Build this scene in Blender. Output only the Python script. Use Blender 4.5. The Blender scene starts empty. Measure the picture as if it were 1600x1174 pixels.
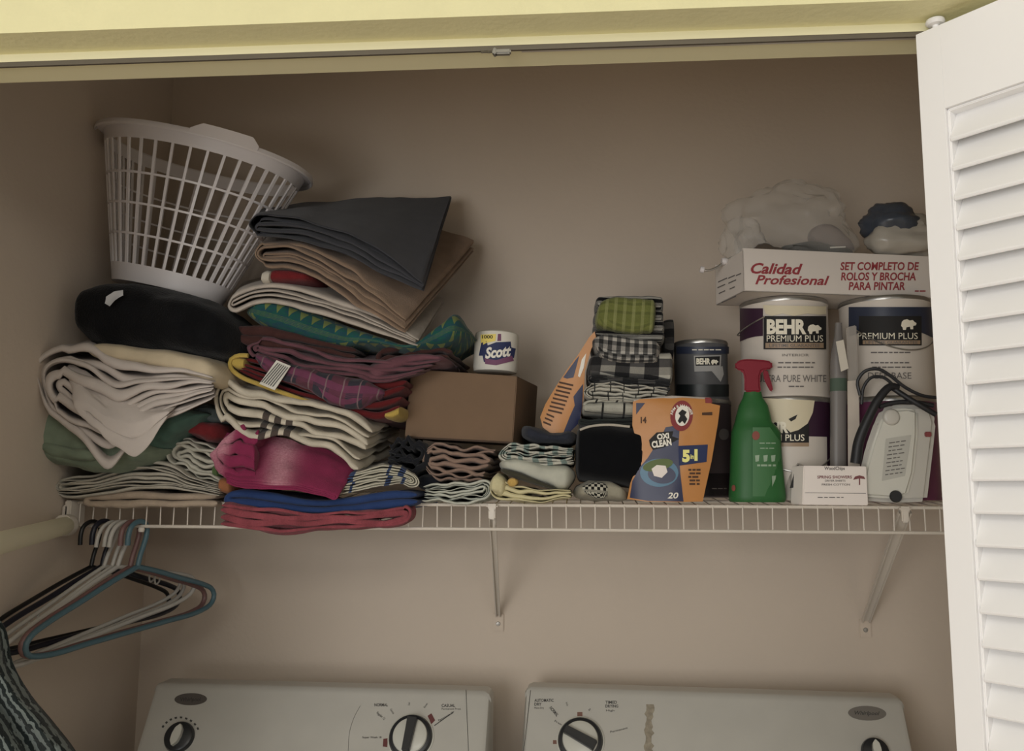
import bpy, bmesh, math, random
from mathutils import Vector, Matrix, noise, geometry
random.seed(7)
SC = bpy.context.scene
COL = SC.collection
R_ = math.radians
# ------------------------------------------------------------------ camera
F = 1400.0
CAM = Vector((0, 0, 1.46))
RM = Matrix.Rotation(R_(4.5), 3, 'Z') @ Matrix.Rotation(R_(97.6), 3, 'X') @ Matrix.Rotation(.0055, 3, 'Z')
cd = bpy.data.cameras.new('camera'); cam = bpy.data.objects.new('camera', cd); COL.objects.link(cam)
cd.sensor_fit = 'HORIZONTAL'; cd.sensor_width = 36; cd.lens = 36*F/1600; cd.clip_start = .02
cam.matrix_world = Matrix.Translation(CAM) @ RM.to_4x4()
SC.camera = cam
def ray(px, py): return RM @ Vector(((px-800)/F, -(py-587)/F, -1.0))
def P(px, py, Y):
    d = ray(px, py); return CAM + d*(Y/d.y)
# ------------------------------------------------------------------ world and light
SC.view_settings.view_transform = 'Standard'; SC.view_settings.look = 'None'
SC.view_settings.gamma = 1; SC.view_settings.exposure = 0.0; SC.view_settings.use_curve_mapping = False
w = bpy.data.worlds.new('world'); SC.world = w; w.use_nodes = True
w.node_tree.nodes['Background'].inputs[0].default_value = (1, .985, .955, 1)
w.node_tree.nodes['Background'].inputs[1].default_value = .42
def area(name, loc, target, size, power, col):
    l = bpy.data.lights.new(name, 'AREA'); l.shape = 'RECTANGLE'; l.size, l.size_y = size; l.energy = power; l.color = col
    o = bpy.data.objects.new(name, l); COL.objects.link(o); o.location = loc
    o.rotation_euler = (Vector(target)-Vector(loc)).to_track_quat('-Z', 'Y').to_euler(); return o
area('window_light', (-1.3, -2.3, 1.25), (0, 1.5, 1.5), (1.5, 1.7), 46, (1, .99, .97))
area('ceiling_lamp_light', (.15, -.9, 2.40), (.1, 1.0, 1.6), (.9, .7), 11, (1, .98, .93))
# ------------------------------------------------------------------ colour helpers
def s2l(c): c /= 255.0; return c/12.92 if c <= .04045 else ((c+.055)/1.055)**2.4
KI = .44
def C_(r, g, b, k=None):
    k = KI if k is None else k
    L = .299*r+.587*g+.114*b; f = min(.88, .58+.30*L/150)
    r, g, b = (max(2, (L+(v-L)*.72)*f) for v in (r, g, b))
    return tuple(min(.9, s2l(v)/k) for v in (r, g, b))
MATS = {}
class NT:
    def __init__(s, name):
        s.m = bpy.data.materials.new(name); s.m.use_nodes = True; s.t = s.m.node_tree; s.b = s.t.nodes['Principled BSDF']
    def n(s, typ, **kw):
        x = s.t.nodes.new(typ)
        for k, v in kw.items(): setattr(x, k, v)
        return x
    def l(s, a, b): s.t.links.new(a, b)
    def val(s, x, sock):
        if hasattr(x, 'is_linked') or isinstance(x, bpy.types.NodeSocket): s.l(x, sock)
        else: sock.default_value = x
    def math(s, op, a, b=0.0):
        x = s.n('ShaderNodeMath', operation=op); s.val(a, x.inputs[0]); s.val(b, x.inputs[1]); return x.outputs[0]
    def uv(s):
        if not hasattr(s, '_uv'):
            u = s.n('ShaderNodeUVMap'); sp = s.n('ShaderNodeSeparateXYZ'); s.l(u.outputs[0], sp.inputs[0]); s._uv = (sp.outputs[0], sp.outputs[1])
        return s._uv
    def pulse(s, x, freq, duty, ph=0.0):
        f = s.math('FRACT', s.math('ADD', s.math('MULTIPLY', x, freq), ph)); return s.math('LESS_THAN', f, duty)
    def mix(s, fac, a, b):
        x = s.n('ShaderNodeMix', data_type='RGBA'); s.val(fac, x.inputs[0])
        for v, i in ((a, 6), (b, 7)):
            if isinstance(v, tuple): x.inputs[i].default_value = (*v[:3], 1)
            else: s.l(v, x.inputs[i])
        return x.outputs[2]
def mat(name, col, rough=.7, metal=0, bump=0, bs=300, var=0, vs=20, spec=.5, pattern=None, alpha=None, trans=0):
    if name in MATS: return MATS[name]
    t = NT(name); b = t.b
    b.inputs['Base Color'].default_value = (*col, 1); b.inputs['Roughness'].default_value = rough; b.inputs['Metallic'].default_value = metal
    b.inputs['Specular IOR Level'].default_value = spec
    out = None
    if pattern: out = pattern(t)
    tc = t.n('ShaderNodeTexCoord')
    if var:
        nz = t.n('ShaderNodeTexNoise'); nz.inputs['Scale'].default_value = vs; nz.inputs['Detail'].default_value = 4; t.l(tc.outputs['Object'], nz.inputs[0])
        mr = t.n('ShaderNodeMapRange'); mr.inputs[1].default_value = .3; mr.inputs[2].default_value = .7; mr.inputs[3].default_value = 1-var; mr.inputs[4].default_value = 1+var*.5
        t.l(nz.outputs[0], mr.inputs[0])
        mx = t.n('ShaderNodeMix', data_type='RGBA', blend_type='MULTIPLY'); mx.inputs[0].default_value = 1
        if out is None: mx.inputs[6].default_value = (*col, 1)
        else: t.l(out, mx.inputs[6])
        t.l(mr.outputs[0], mx.inputs[7]); out = mx.outputs[2]
    if out is not None: t.l(out, b.inputs['Base Color'])
    if bump:
        nz = t.n('ShaderNodeTexNoise'); nz.inputs['Scale'].default_value = bs; nz.inputs['Detail'].default_value = 3; t.l(tc.outputs['Object'], nz.inputs[0])
        bp = t.n('ShaderNodeBump'); bp.inputs['Strength'].default_value = bump; bp.inputs['Distance'].default_value = .002; t.l(nz.outputs[0], bp.inputs['Height']); t.l(bp.outputs[0], b.inputs['Normal'])
    if alpha is not None: b.inputs['Alpha'].default_value = alpha
    if trans: b.inputs['Transmission Weight'].default_value = trans
    MATS[name] = t.m
    return t.m
def cloth_mat(name, rgb, bump=.5, bs=500, var=.12, pattern=None, k=None):
    m = mat(name, C_(*rgb, k), rough=.95, bump=bump, bs=bs, var=var, vs=35, spec=.1, pattern=pattern)
    m.node_tree.nodes['Principled BSDF'].inputs['Sheen Weight'].default_value = .12
    return m
# ------------------------------------------------------------------ object helpers
def meta(o, label, cat, group=None, kind=None):
    if label: o['label'] = label
    if cat: o['category'] = cat
    if group: o['group'] = group
    if kind: o['kind'] = kind
    return o
def thing(name, loc, label, cat, group=None):
    o = bpy.data.objects.new(name, None); o.empty_display_size = .02; COL.objects.link(o); o.location = loc
    return meta(o, label, cat, group)
class MB:
    def __init__(s): s.v = []; s.f = []; s.uv = {}; s.nosm = False
    def add(s, vs, fs, uvs=None):
        o = len(s.v); s.v += [Vector(v) for v in vs]; s.f += [tuple(i+o for i in f) for f in fs]
        if uvs:
            for i, u in enumerate(uvs): s.uv[i+o] = u
        return s
    def grid(s, rows, closed_u=False, closed_v=False, uvs=None):
        n = len(rows); m = len(rows[0]); vs = [p for r in rows for p in r]; fs = []
        for i in range(n if closed_u else n-1):
            for j in range(m if closed_v else m-1):
                a, b = i*m+j, i*m+(j+1) % m; c, d = ((i+1) % n)*m+(j+1) % m, ((i+1) % n)*m+j
                fs.append((a, b, c, d))
        return s.add(vs, fs, [u for r in uvs for u in r] if uvs else None)
    def tube(s, pts, r, n=8, closed=False, cap=True):
        pts = [Vector(p) for p in pts]; N = len(pts); rows = []; prev = None
        for i, p in enumerate(pts):
            if closed: t = pts[(i+1) % N]-pts[i-1]
            else: t = pts[min(i+1, N-1)]-pts[max(i-1, 0)]
            t.normalize()
            if prev is None:
                a = Vector((0, 0, 1)) if abs(t.z) < .9 else Vector((1, 0, 0)); u = t.cross(a).normalized()
            else:
                u = (prev-t*prev.dot(t)).normalized()
            prev = u; v = t.cross(u); rr = r(i/(N-1)) if callable(r) else r
            rows.append([p+(u*math.cos(k*2*math.pi/n)+v*math.sin(k*2*math.pi/n))*rr for k in range(n)])
        o = len(s.v); s.grid(rows, closed_u=closed, closed_v=True)
        if cap and not closed:
            s.f.append(tuple(o+k for k in range(n))[::-1]); s.f.append(tuple(o+(N-1)*n+k for k in range(n)))
        return s
    def lathe(s, prof, c, n=48, sx=1, sy=1, M=None):
        rows = []
        for (r, z) in prof:
            row = []
            for k in range(n):
                a = 2*math.pi*k/n; p = Vector((r*math.cos(a)*sx, r*math.sin(a)*sy, z))
                row.append((M @ p if M else p)+Vector(c))
            rows.append(row)
        s.grid(rows, closed_v=True)
        o = len(s.v)-len(prof)*n
        if prof[0][0] > 0: s.f.append(tuple(o+k for k in range(n))[::-1])
        if prof[-1][0] > 0: s.f.append(tuple(o+(len(prof)-1)*n+k for k in range(n)))
        return s
    def bm(s, bmm):
        bmm.verts.ensure_lookup_table(); bmm.verts.index_update()
        return s.add([v.co.copy() for v in bmm.verts], [tuple(v.index for v in f.verts) for f in bmm.faces])
    def box(s, c, size, bevel=0, M=None):
        b = bmesh.new(); bmesh.ops.create_cube(b, size=1)
        for v in b.verts: v.co = Vector((v.co.x*size[0], v.co.y*size[1], v.co.z*size[2]))
        if bevel: bmesh.ops.bevel(b, geom=b.edges[:], offset=bevel, segments=2, affect='EDGES')
        for v in b.verts: v.co = (M @ v.co if M else v.co)+Vector(c)
        s.bm(b); b.free(); return s
    def prism(s, front, back, bevel=0, seg=2):
        """solid between two matching outlines (world points)"""
        b = bmesh.new(); n = len(front)
        f = [b.verts.new(p) for p in front]; k = [b.verts.new(p) for p in back]
        b.faces.new(f); b.faces.new(k[::-1])
        for i in range(n): b.faces.new((f[i], k[i], k[(i+1) % n], f[(i+1) % n]))
        bmesh.ops.recalc_face_normals(b, faces=b.faces[:])
        if bevel:
            es = [e for e in b.edges if not (e.verts[0] in k and e.verts[1] in k)]
            bmesh.ops.bevel(b, geom=es, offset=bevel, segments=seg, affect='EDGES', clamp_overlap=True)
        s.bm(b); b.free(); return s
    def build(s, name, m, parent=None, smooth=True, ang=40):
        me = bpy.data.meshes.new(name)
        off = Vector((0, 0, 0)); q = parent
        while q is not None: off += q.location; q = q.parent
        me.from_pydata([tuple(v-off) for v in s.v], [], s.f)
        if s.uv:
            ul = me.uv_layers.new(name='UVMap')
            for lp in me.loops: ul.data[lp.index].uv = s.uv.get(lp.vertex_index, (0, 0))
        bb = bmesh.new(); bb.from_mesh(me); bmesh.ops.recalc_face_normals(bb, faces=bb.faces[:]); bb.to_mesh(me); bb.free()
        if smooth:
            me.polygons.foreach_set('use_smooth', [True]*len(me.polygons))
            me.set_sharp_from_angle(angle=R_(ang))
        me.materials.append(m); o = bpy.data.objects.new(name, me); COL.objects.link(o)
        if parent is not None: o.parent = parent
        return o
def struct(o, label=None):
    o['kind'] = 'structure'
    if label: o['label'] = label
    return o
def cr(pts, t):
    """catmull-rom along a list of tuples/vectors, t in 0..1 by chord length"""
    pts = [Vector(p) for p in pts]
    if len(pts) == 1: return pts[0]
    d = [0]
    for a, b in zip(pts, pts[1:]): d.append(d[-1]+(b-a).length)
    x = max(0, min(1, t))*d[-1]; i = 0
    while i < len(d)-2 and x > d[i+1]: i += 1
    u = (x-d[i])/max(1e-9, d[i+1]-d[i])
    p1, p2 = pts[i], pts[i+1]; p0 = pts[i-1] if i > 0 else p1*2-p2; p3 = pts[i+2] if i+2 < len(pts) else p2*2-p1
    # keep tangents sane with uneven spacing
    h = d[i+1]-d[i]; h0 = (p1-p0).length or h; h1 = (p3-p2).length or h
    m1 = ((p1-p0)/h0+(p2-p1)/h)*.5*h; m2 = ((p2-p1)/h+(p3-p2)/h1)*.5*h
    return p1*(2*u**3-3*u*u+1)+m1*(u**3-2*u*u+u)+p2*(-2*u**3+3*u*u)+m2*(u**3-u*u)
def dens(pts, n): return [cr(pts, i/(n-1)) for i in range(n)]
def wr(p, f, a, ph=0):
    q = Vector((p[0]*f+ph, p[1]*f+ph*.7, p[2]*f-ph)); return noise.noise(q)*a
# ------------------------------------------------------------------ cloth generators
def fold(mb, FB, FT, BT=None, Yf=1.60, Yb=1.86, n=6, fill=.80, wave=.25, amp=.0025, seed=0, flip=False, rag=.006, K=44, T=14):
    """A towel folded into nested U-shaped layers; the open edges face the front, folds at the left (flip: right)."""
    fb = [P(x, y, Yf) for x, y in FB]; ft = [P(x, y, Yf) for x, y in FT]
    H = sum((cr(ft, t)-cr(fb, t)).length for t in (.2, .5, .8))/3
    W = sum((b-a).length for a, b in zip(ft, ft[1:]))
    bt = [P(x, y, Yb) for x, y in BT] if BT else [Vector((p.x, Yb, p.z)) for p in ft]
    m = max(1, n//2); N = 2*m; ru = min(.45, .5*H/W)
    def Fmap(u, v, t):
        uu = 1-u if flip else u
        B = cr(fb, uu); A = cr(ft, uu); th = A-B; K_ = cr(bt, uu)
        a = B+th*v; thb = Vector((th.x*.3, 0, th.z)); b = K_-thb*(1-v)
        e = t
        p = a.lerp(b, e); p.y = Yf+(Yb-Yf)*t
        g = noise.noise(Vector((uu*4+seed, t*2.5, seed*1.7)))*amp*2.2+noise.noise(Vector((uu*11+seed, t*7, v*2)))*amp
        p.z += g*min(1, .4+t*3); p.x += g*.6
        return p
    rw = random.Random(seed*31+7); wts = [rw.uniform(.55, 1.5) for _ in range(m)]; sw = sum(wts)
    for j in range(m):
        wj = wts[j]/sw*.5; r = .5-(sum(wts[:j])/sw*.5+wj/2); h0 = .5*wj*fill; off = random.uniform(-1, 1)*rag; re = 1-random.uniform(0, .02)
        path = []
        def vw(v, u): return v+wave/N*noise.noise(Vector((u*5+seed*3.1, j*2.3, v*3)))
        c = .5
        uL = ru*1.0
        def mk(dr):
            pts = []
            for i in range(K):
                u = re+(uL-re)*i/(K-1); hh = h0*dr*(min(1, .35+i*.5) if i < 2 else 1)
                pts.append((u, vw(c+r, u)+hh))
            for i in range(1, 14):
                a = math.pi/2+math.pi*i/14; rr = r+h0*dr
                pts.append((uL+math.cos(a)*rr/.5*ru, vw(c, uL)+math.sin(a)*rr))
            for i in range(K):
                u = uL+(re-uL)*i/(K-1); hh = h0*dr*(min(1, .35+(K-1-i)*.5) if i > K-3 else 1)
                pts.append((u, vw(c-r, u)-hh))
            return pts
        out, inn = mk(1), mk(-1)
        ts = [0, .012, .035]+[.035+(1-.035)*k/(T-1) for k in range(1, T)]
        rows = []; uvr = []
        L = len(out)
        for q, t in enumerate(ts):
            sh = (.35, .85, 1.0)[q] if q < 3 else 1
            row = []; ur = []
            for k in range(L):
                mu = (out[k][0]+inn[k][0])/2; mv = (out[k][1]+inn[k][1])/2
                row.append((mu+(out[k][0]-mu)*sh, mv+(out[k][1]-mv)*sh)); ur.append((k/L*W*2, t*(Yb-Yf)))
            for k in range(L-1, -1, -1):
                mu = (out[k][0]+inn[k][0])/2; mv = (out[k][1]+inn[k][1])/2
                row.append((mu+(inn[k][0]-mu)*sh, mv+(inn[k][1]-mv)*sh)); ur.append((k/L*W*2, t*(Yb-Yf)))
            wrow = []
            for (u, v) in row:
                p = Fmap(u, v, t); p.y += off*(1-t); wrow.append(p)
            rows.append(wrow); uvr.append(ur)
        o = len(mb.v); mb.grid(rows, closed_v=True, uvs=uvr); M2 = 2*L
        for k in range(L-1):
            mb.f.append((o+k, o+k+1, o+M2-2-k, o+M2-1-k))
            e = o+(len(ts)-1)*M2; mb.f.append((e+k, e+M2-1-k, e+M2-2-k, e+k+1))
    return mb
def pillow(mb, FB, FT, Yf=1.60, Yb=1.84, amp=.004, freq=28, seed=0, pw=.6, dy=0, nu=56, nv=40, taper=.12, lean=0, crease=0):
    """soft lump of cloth between a lower and an upper outline seen from the front"""
    Ym = (Yf+Yb)/2; hd = (Yb-Yf)/2
    fb = [P(x, y, Yf+.25*hd) for x, y in FB]; ft = [P(x, y, Yf+.25*hd) for x, y in FT]
    rows = []; uvr = []
    us = 0; last = None
    for i in range(nu):
        u = i/(nu-1); B = cr(fb, u); A = cr(ft, u); mid = (A+B)/2; hv = (A-B)/2
        e = min(1, u/taper, (1-u)/taper); e = max(0, e); ed = .25+.75*math.sqrt(1-(1-e)**2)
        ez = .12+.88*math.sqrt(1-(1-e)**2) if e < 1 else 1
        if last is not None: us += (mid-last).length
        last = mid; row = []; ur = []; arc = 0; lp = None
        for j in range(nv):
            a = 2*math.pi*j/nv; ca, sa = math.cos(a), math.sin(a)
            cy = math.copysign(abs(ca)**pw, ca); cz = math.copysign(abs(sa)**pw, sa)
            p = mid+hv*cz*ez; p = Vector((p.x, Ym+dy*u-cy*hd*ed+lean*cz*hv.length, p.z))
            if lp is not None: arc += (p-lp).length
            lp = p.copy()
            nrm = Vector((0, -cy, cz))
            g = wr(p, freq, amp, seed)+wr(p, freq*2.3, amp*.4, seed+5)
            if crease: g -= abs(noise.noise(Vector((p.x*freq*.5+seed, p.y*6, p.z*freq*1.6+p.x*freq*.6))))*crease
            row.append(p+nrm*g); ur.append((us, arc))
        rows.append(row); uvr.append(ur)
    o = len(mb.v); mb.grid(rows, closed_v=True, uvs=uvr)
    mb.f.append(tuple(o+k for k in range(nv))[::-1]); mb.f.append(tuple(o+(nu-1)*nv+k for k in range(nv)))
    return mb
# ------------------------------------------------------------------ surface maps for prints
def flat(Y, off=.0006): return lambda px, py: P(px, py, Y-off)
def cylmap(cx, cy, r, off=.0006):
    def f(px, py):
        d = ray(px, py); a = d.x**2+d.y**2; b = -2*(d.x*cx+d.y*cy); c = cx*cx+cy*cy-(r+off)**2
        D = b*b-4*a*c
        if D < 0: D = 0
        return CAM+d*((-b-math.sqrt(D))/(2*a))
    return f
def planemap(p0, nrm, off=.0006):
    p0 = Vector(p0); nrm = Vector(nrm).normalized()
    if nrm.dot(CAM-p0) < 0: nrm = -nrm
    q = p0+nrm*off
    def f(px, py):
        d = ray(px, py); return CAM+d*((q-CAM).dot(nrm)/d.dot(nrm))
    return f
def inpoly(x, y, poly):
    c = False; j = len(poly)-1
    for i in range(len(poly)):
        if (poly[i][1] > y) != (poly[j][1] > y) and x < (poly[j][0]-poly[i][0])*(y-poly[i][1])/(poly[j][1]-poly[i][1])+poly[i][0]: c = not c
        j = i
    return c
def patch(mb, poly, fn, step=6):
    """printed area: outline given on the surface, triangulated finely and laid on it"""
    b = bmesh.new(); vs = [b.verts.new((x, y, 0)) for x, y in poly]; b.faces.new(vs)
    xs = [p[0] for p in poly]; ys = [p[1] for p in poly]
    for ax, lo, hi in ((0, min(xs), max(xs)), (1, min(ys), max(ys))):
        k = int((hi-lo)/step)
        for i in range(1, k+1):
            c = [0, 0, 0]; c[ax] = lo+(hi-lo)*i/(k+1); nn = [0, 0, 0]; nn[ax] = 1
            bmesh.ops.bisect_plane(b, geom=b.verts[:]+b.edges[:]+b.faces[:], plane_co=c, plane_no=nn)
    bmesh.ops.triangulate(b, faces=[f for f in b.faces if len(f.verts) > 4])
    for v in b.verts: v.co = fn(v.co.x, v.co.y)
    mb.bm(b); b.free(); return mb
def ell(cx, cy, rx, ry, n=28, rot=0):
    c, s = math.cos(rot), math.sin(rot)
    return [(cx+rx*math.cos(a)*c-ry*math.sin(a)*s, cy+rx*math.cos(a)*s+ry*math.sin(a)*c) for a in (2*math.pi*i/n for i in range(n))]
def ptext(mb, s, x0, y0, x1, h, fn, bold=0, shear=0, ang=0, arc=None):
    """lettering laid on a surface: left x0, baseline y0, right x1, cap height h"""
    cu = bpy.data.curves.new('t', 'FONT'); cu.body = s; cu.offset = bold; cu.shear = shear; cu.resolution_u = 3
    ob = bpy.data.objects.new('t', cu); COL.objects.link(ob)
    dg = bpy.context.evaluated_depsgraph_get(); me = bpy.data.meshes.new_from_object(ob.evaluated_get(dg))
    bpy.data.objects.remove(ob); bpy.data.curves.remove(cu)
    if not me.vertices: return mb
    xs = [v.co.x for v in me.vertices]; mn, mx = min(xs), max(xs); cs = h/.70; vs = []
    ca, sa = math.cos(ang), math.sin(ang)
    for v in me.vertices:
        u = (v.co.x-mn)/(mx-mn); lx = u*(x1-x0); ly = v.co.y*cs
        if arc:
            cx, cy, r, a0, a1 = arc; a = a0+(a1-a0)*u; vs.append(fn(cx+(r+ly)*math.sin(a), cy-(r+ly)*math.cos(a)))
        else: vs.append(fn(x0+lx*ca+ly*sa, y0+lx*sa-ly*ca))
    mb.add(vs, [tuple(p.vertices) for p in me.polygons]); bpy.data.meshes.remove(me)
    return mb
def lines(mb, x0, x1, ys, h, fn, seed=0, ang=0):
    """rows of tiny unreadable print as short dashes"""
    rr = random.Random(seed)
    for y in ys:
        x = x0+rr.uniform(0, 3)
        while x < x1-3:
            wd = min(rr.uniform(4, 10), x1-x); dy = (x-x0)*math.tan(ang); dy2 = (x+wd-x0)*math.tan(ang)
            mb.add([fn(x, y+dy), fn(x+wd, y+dy2), fn(x+wd, y+h+dy2), fn(x, y+h+dy)], [(0, 1, 2, 3)]); x += wd+rr.uniform(1.2, 2.5)
    return mb
# ================================================================== STRUCTURE
m_wall = mat('beige_wall_paint', (.63, .535, .44), rough=.85, bump=.25, bs=90, var=.04, vs=3, spec=.2)
m_head = mat('yellow_wall_paint', (.79, .745, .44), rough=.8, bump=.35, bs=110, var=.03, spec=.2)
m_trimp = mat('yellow_trim_paint', (.80, .755, .50), rough=.6)
m_white = mat('white_door_paint', (.90, .89, .88), rough=.5, bump=.12, bs=60)
m_floor = mat('pale_floor_tile', (.68, .55, .44), rough=.5)
m_ceil = mat('white_ceiling_paint', (.8, .78, .72), rough=.9)
YW = 1.92; XL = -.95; XR = .98
def B(x0, x1, y0, y1, z0, z1): return ((x0+x1)/2, (y0+y1)/2, (z0+z1)/2), (x1-x0, y1-y0, z1-z0)
def sbox(name, m, *a):
    c, s = B(*a); mb = MB().box(c, s); o = mb.build(name, m, smooth=False); return struct(o)
sbox('wall_back', m_wall, XL-.1, XR+.1, YW, YW+.1, 0, 2.44)
sbox('wall_left', m_wall, XL-.1, XL, .95, YW, 0, 2.44)
sbox('wall_right', m_wall, XR, XR+.1, .95, YW, 0, 2.44)
sbox('floor', m_floor, -2.6, 2.2, -2.6, YW+.1, -.1, 0)
sbox('ceiling', m_ceil, -2.6, 2.2, -2.6, YW+.1, 2.44, 2.54)
# header wall over the opening, with jamb walls each side
mb = MB()
mb.prism([(-2.4, .95, 2.0), (2.2, .95, 2.0), (2.2, .95, 2.44), (-2.4, .95, 2.44)], [(-2.4, 1.0, 2.0), (2.2, 1.0, 2.0), (2.2, 1.0, 2.44), (-2.4, 1.0, 2.44)])
struct(mb.build('wall_front', m_head, smooth=False), 'yellow painted wall above the closet opening')
sbox('trim_1', m_trimp, -.85, .9, .9995, 1.054, 1.990, 2.44)
sbox('trim_2', m_head, -2.4, -.85, .95, 1.054, 0, 1.999)
sbox('trim_3', m_head, .9, 2.2, .95, 1.054, 0, 1.999)
# door track under the header
tr = thing('door_track', (0, 1.006, 1.987), 'thin dark metal sliding door track under the yellow header', 'track')
m_tr = mat('dull_track_metal', (.16, .14, .11), rough=.5, metal=.6); m_trl = mat('track_light_metal', (.6, .56, .5), rough=.4, metal=.5)
mb = MB(); c, s = B(-.84, .88, 1.0, 1.0035, 1.984, 1.9905); mb.box(c, s); mb.build('channel', m_tr, tr, smooth=False)
mb = MB(); c, s = B(-.07, .88, 1.004, 1.009, 1.985, 1.990); mb.box(c, s); mb.build('lip', m_trl, tr, smooth=False)
mb = MB(); pts = [P(752+i*.35, 81+math.sin(i*1.3)*1.6, .997) for i in range(50)]; mb.tube(pts, .0009, 6); mb.build('spring', m_tr, tr)
mb = MB(); p = P(784, 82, .997); mb.box(p, (.022, .008, .006), .0015); mb.box(p+Vector((-.008, -.001, 0)), (.004, .009, .008), .001); mb.build('roller_bracket', mat('steel', (.35, .34, .31), rough=.35, metal=.8), tr)
# louvred bifold door
DO = Vector((.3835, 1.0, 0)); DD = Vector((.66, -.751, 0)).normalized(); DN = Vector((.751, .66, 0)).normalized()
def dp(t, z, n=0): return DO+DD*t+DN*n+Vector((0, 0, z))
DT = 1.986
door = thing('door_1', (.3835, 1.0, .02), None, None); struct(door, 'white louvred bifold closet door, folded open at the right')
def dbox(mb, t0, t1, z0, z1, n0=0, n1=.028, bev=.002):
    fr = [dp(t0, z0, n0), dp(t1, z0, n0), dp(t1, z1, n0), dp(t0, z1, n0)]; bk = [dp(t0, z0, n1), dp(t1, z0, n1), dp(t1, z1, n1), dp(t0, z1, n1)]
    mb.prism(fr, bk, bev)
mb = MB(); dbox(mb, 0, .0285, .02, DT, bev=.0004); mb.build('stile', m_white, door)
mb = MB(); dbox(mb, .37, .40, .02, DT); mb.build('stile', m_white, door)
mb = MB(); dbox(mb, .0284, .3701, 1.8875, DT, 0, .0277, .0002); mb.build('rail', m_white, door)
mb = MB(); dbox(mb, .0284, .3701, .02, .16, .0003, .0277); mb.build('rail', m_white, door)
mb = MB(); dbox(mb, .0284, .3701, .93, 1.01, .0003, .0277); mb.build('rail', m_white, door)
mb = MB()
for z0, z1 in ((1.01, 1.8875), (.16, .93)):
    dbox(mb, .0284, .0315, z0, z1, .004, .024, .001); dbox(mb, .0284, .37, z1-.003, z1, .004, .024, .001)
mb.build('bead', m_white, door)
mb = MB()
for z0, z1 in ((1.01, 1.8875), (.16, .93)):
    k = 0
    while z1-.036-.0338*k > z0+.002:
        zb = z1-.036-.0338*k; k += 1
        pr = [(.0008, zb), (.0030, zb-.003), (.0070, zb-.002), (.0262, zb+.034), (.0262, zb+.040), (.0215, zb+.039)]
        mb.prism([dp(.0312, z, n) for n, z in pr], [dp(.3702, z, n) for n, z in pr], .0008, 1)
mb.build('louvres', m_white, door, ang=30)
mb = MB(); c = dp(.0, DT, 0); 
c = dp(.021, DT-.0005, .005)
mb.lathe([(.0035, -.004), (.0035, .004), (.0085, .005), (.0105, .0075), (.0098, .0105), (.005, .0125), (.0, .0128)], c, 20); mb.build('guide_pin', m_white, door)
# ================================================================== WIRE SHELF
m_wire = mat('cream_coated_wire', (.68, .62, .54), rough=.45)
SZ = 1.442
def deck(Y): return SZ+.08*(Y-1.61)
sh = thing('wire_shelf', (-.15, 1.61, SZ), 'cream coated wire shelf spanning the closet and carrying the clutter', 'shelf')
zl, zr = 0.0, 0.0
mb = MB(); mb.tube([(-.932, 1.61, SZ), (.85, 1.61, SZ)], .0030, 8); mb.build('front_wire', m_wire, sh)
mb = MB(); mb.tube([(-.932, 1.606, SZ-.0425), (.85, 1.606, SZ-.0425)], .0030, 8); mb.build('lip_wire', m_wire, sh)
mb = MB(); mb.tube([(-.932, 1.905, deck(1.905)-.003), (.85, 1.905, deck(1.905)-.003)], .0030, 8); mb.tube([(-.932, 1.76, deck(1.76)-.005), (.85, 1.76, deck(1.76)-.005)], .0030, 8); mb.build('rear_wires', m_wire, sh)
mb = MB(); x = -.925; i = 0
while x < .85:
    yy = 1.6065+random.uniform(-.0006, .0006); dx = random.uniform(-.0008, .0008)
    mb.tube([(x+dx, yy, SZ-.0425), (x, yy, SZ-.004), (x, 1.6085, SZ+.002), (x, 1.62, deck(1.62)), (x, 1.908, deck(1.908))], .00125, 6); x += .0256
mb.build('cross_wires', m_wire, sh)
mb = MB(); mb.box((-.9385, 1.612, SZ-.022), (.012, .05, .052), .002); mb.box((-.944, 1.60, SZ-.022), (.008, .03, .034), .002); mb.build('end_bracket', m_wire, sh)
mb = MB(); mb.lathe([(.0, -.004), (.005, -.004), (.006, 0), (.005, .004), (0, .004)], P(221, 828, 1.60), 14); mb.build('wire_cap', m_wire, sh)
for k, (xt, xb) in enumerate(((-.160, -.177), (.550, .570))):
    br = thing('shelf_bracket', (xb, YW-.004, 1.20), ('thin cream diagonal shelf brace left of centre, below the yellow-green cloths', 'cream diagonal shelf brace under the iron, at the right')[k], 'bracket', 'diagonal braces under the wire shelf')
    a = Vector((xt, 1.600, SZ-.004)); b = Vector((xb, YW-.006, 1.213)); d = (b-a).normalized(); sx = Vector((1, 0, 0)); up = d.cross(sx).normalized()
    mb = MB(); rows = []
    hw = .0065 if k == 0 else .0105
    for q in range(13):
        t = q/12; c = a.lerp(b, t); h = hw*(1-.25*t)
        rows.append([c-sx*h, c-sx*h+up*.007, c-sx*(h-.002)+up*.007, c-sx*(h-.002)+up*.002, c+sx*(h-.002)+up*.002, c+sx*(h-.002)+up*.007, c+sx*h+up*.007, c+sx*h])
    mb.grid(rows, closed_v=True); mb.build('brace', m_wire, br, ang=30)
    mb = MB(); mb.box((xt, 1.600, SZ-.002), (.020, .014, .008), .003); mb.box((xt, 1.5985, SZ-.014), (.012, .006, .022), .002); mb.build('clip', m_wire, br)
    mb = MB(); mb.box((xb, YW-.0022, 1.196), (.024, .004, .036), .0015); mb.build('foot_plate', m_wall, br)
    mb = MB(); mb.lathe([(.0, 0), (.005, .0), (.004, .0025), (0, .003)], (xb, YW-.004, 1.193), 14, M=Matrix.Rotation(R_(90), 3, 'X')); mb.build('screw', mat('screw_grey', (.35, .33, .3), rough=.4, metal=.5), br)
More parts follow.
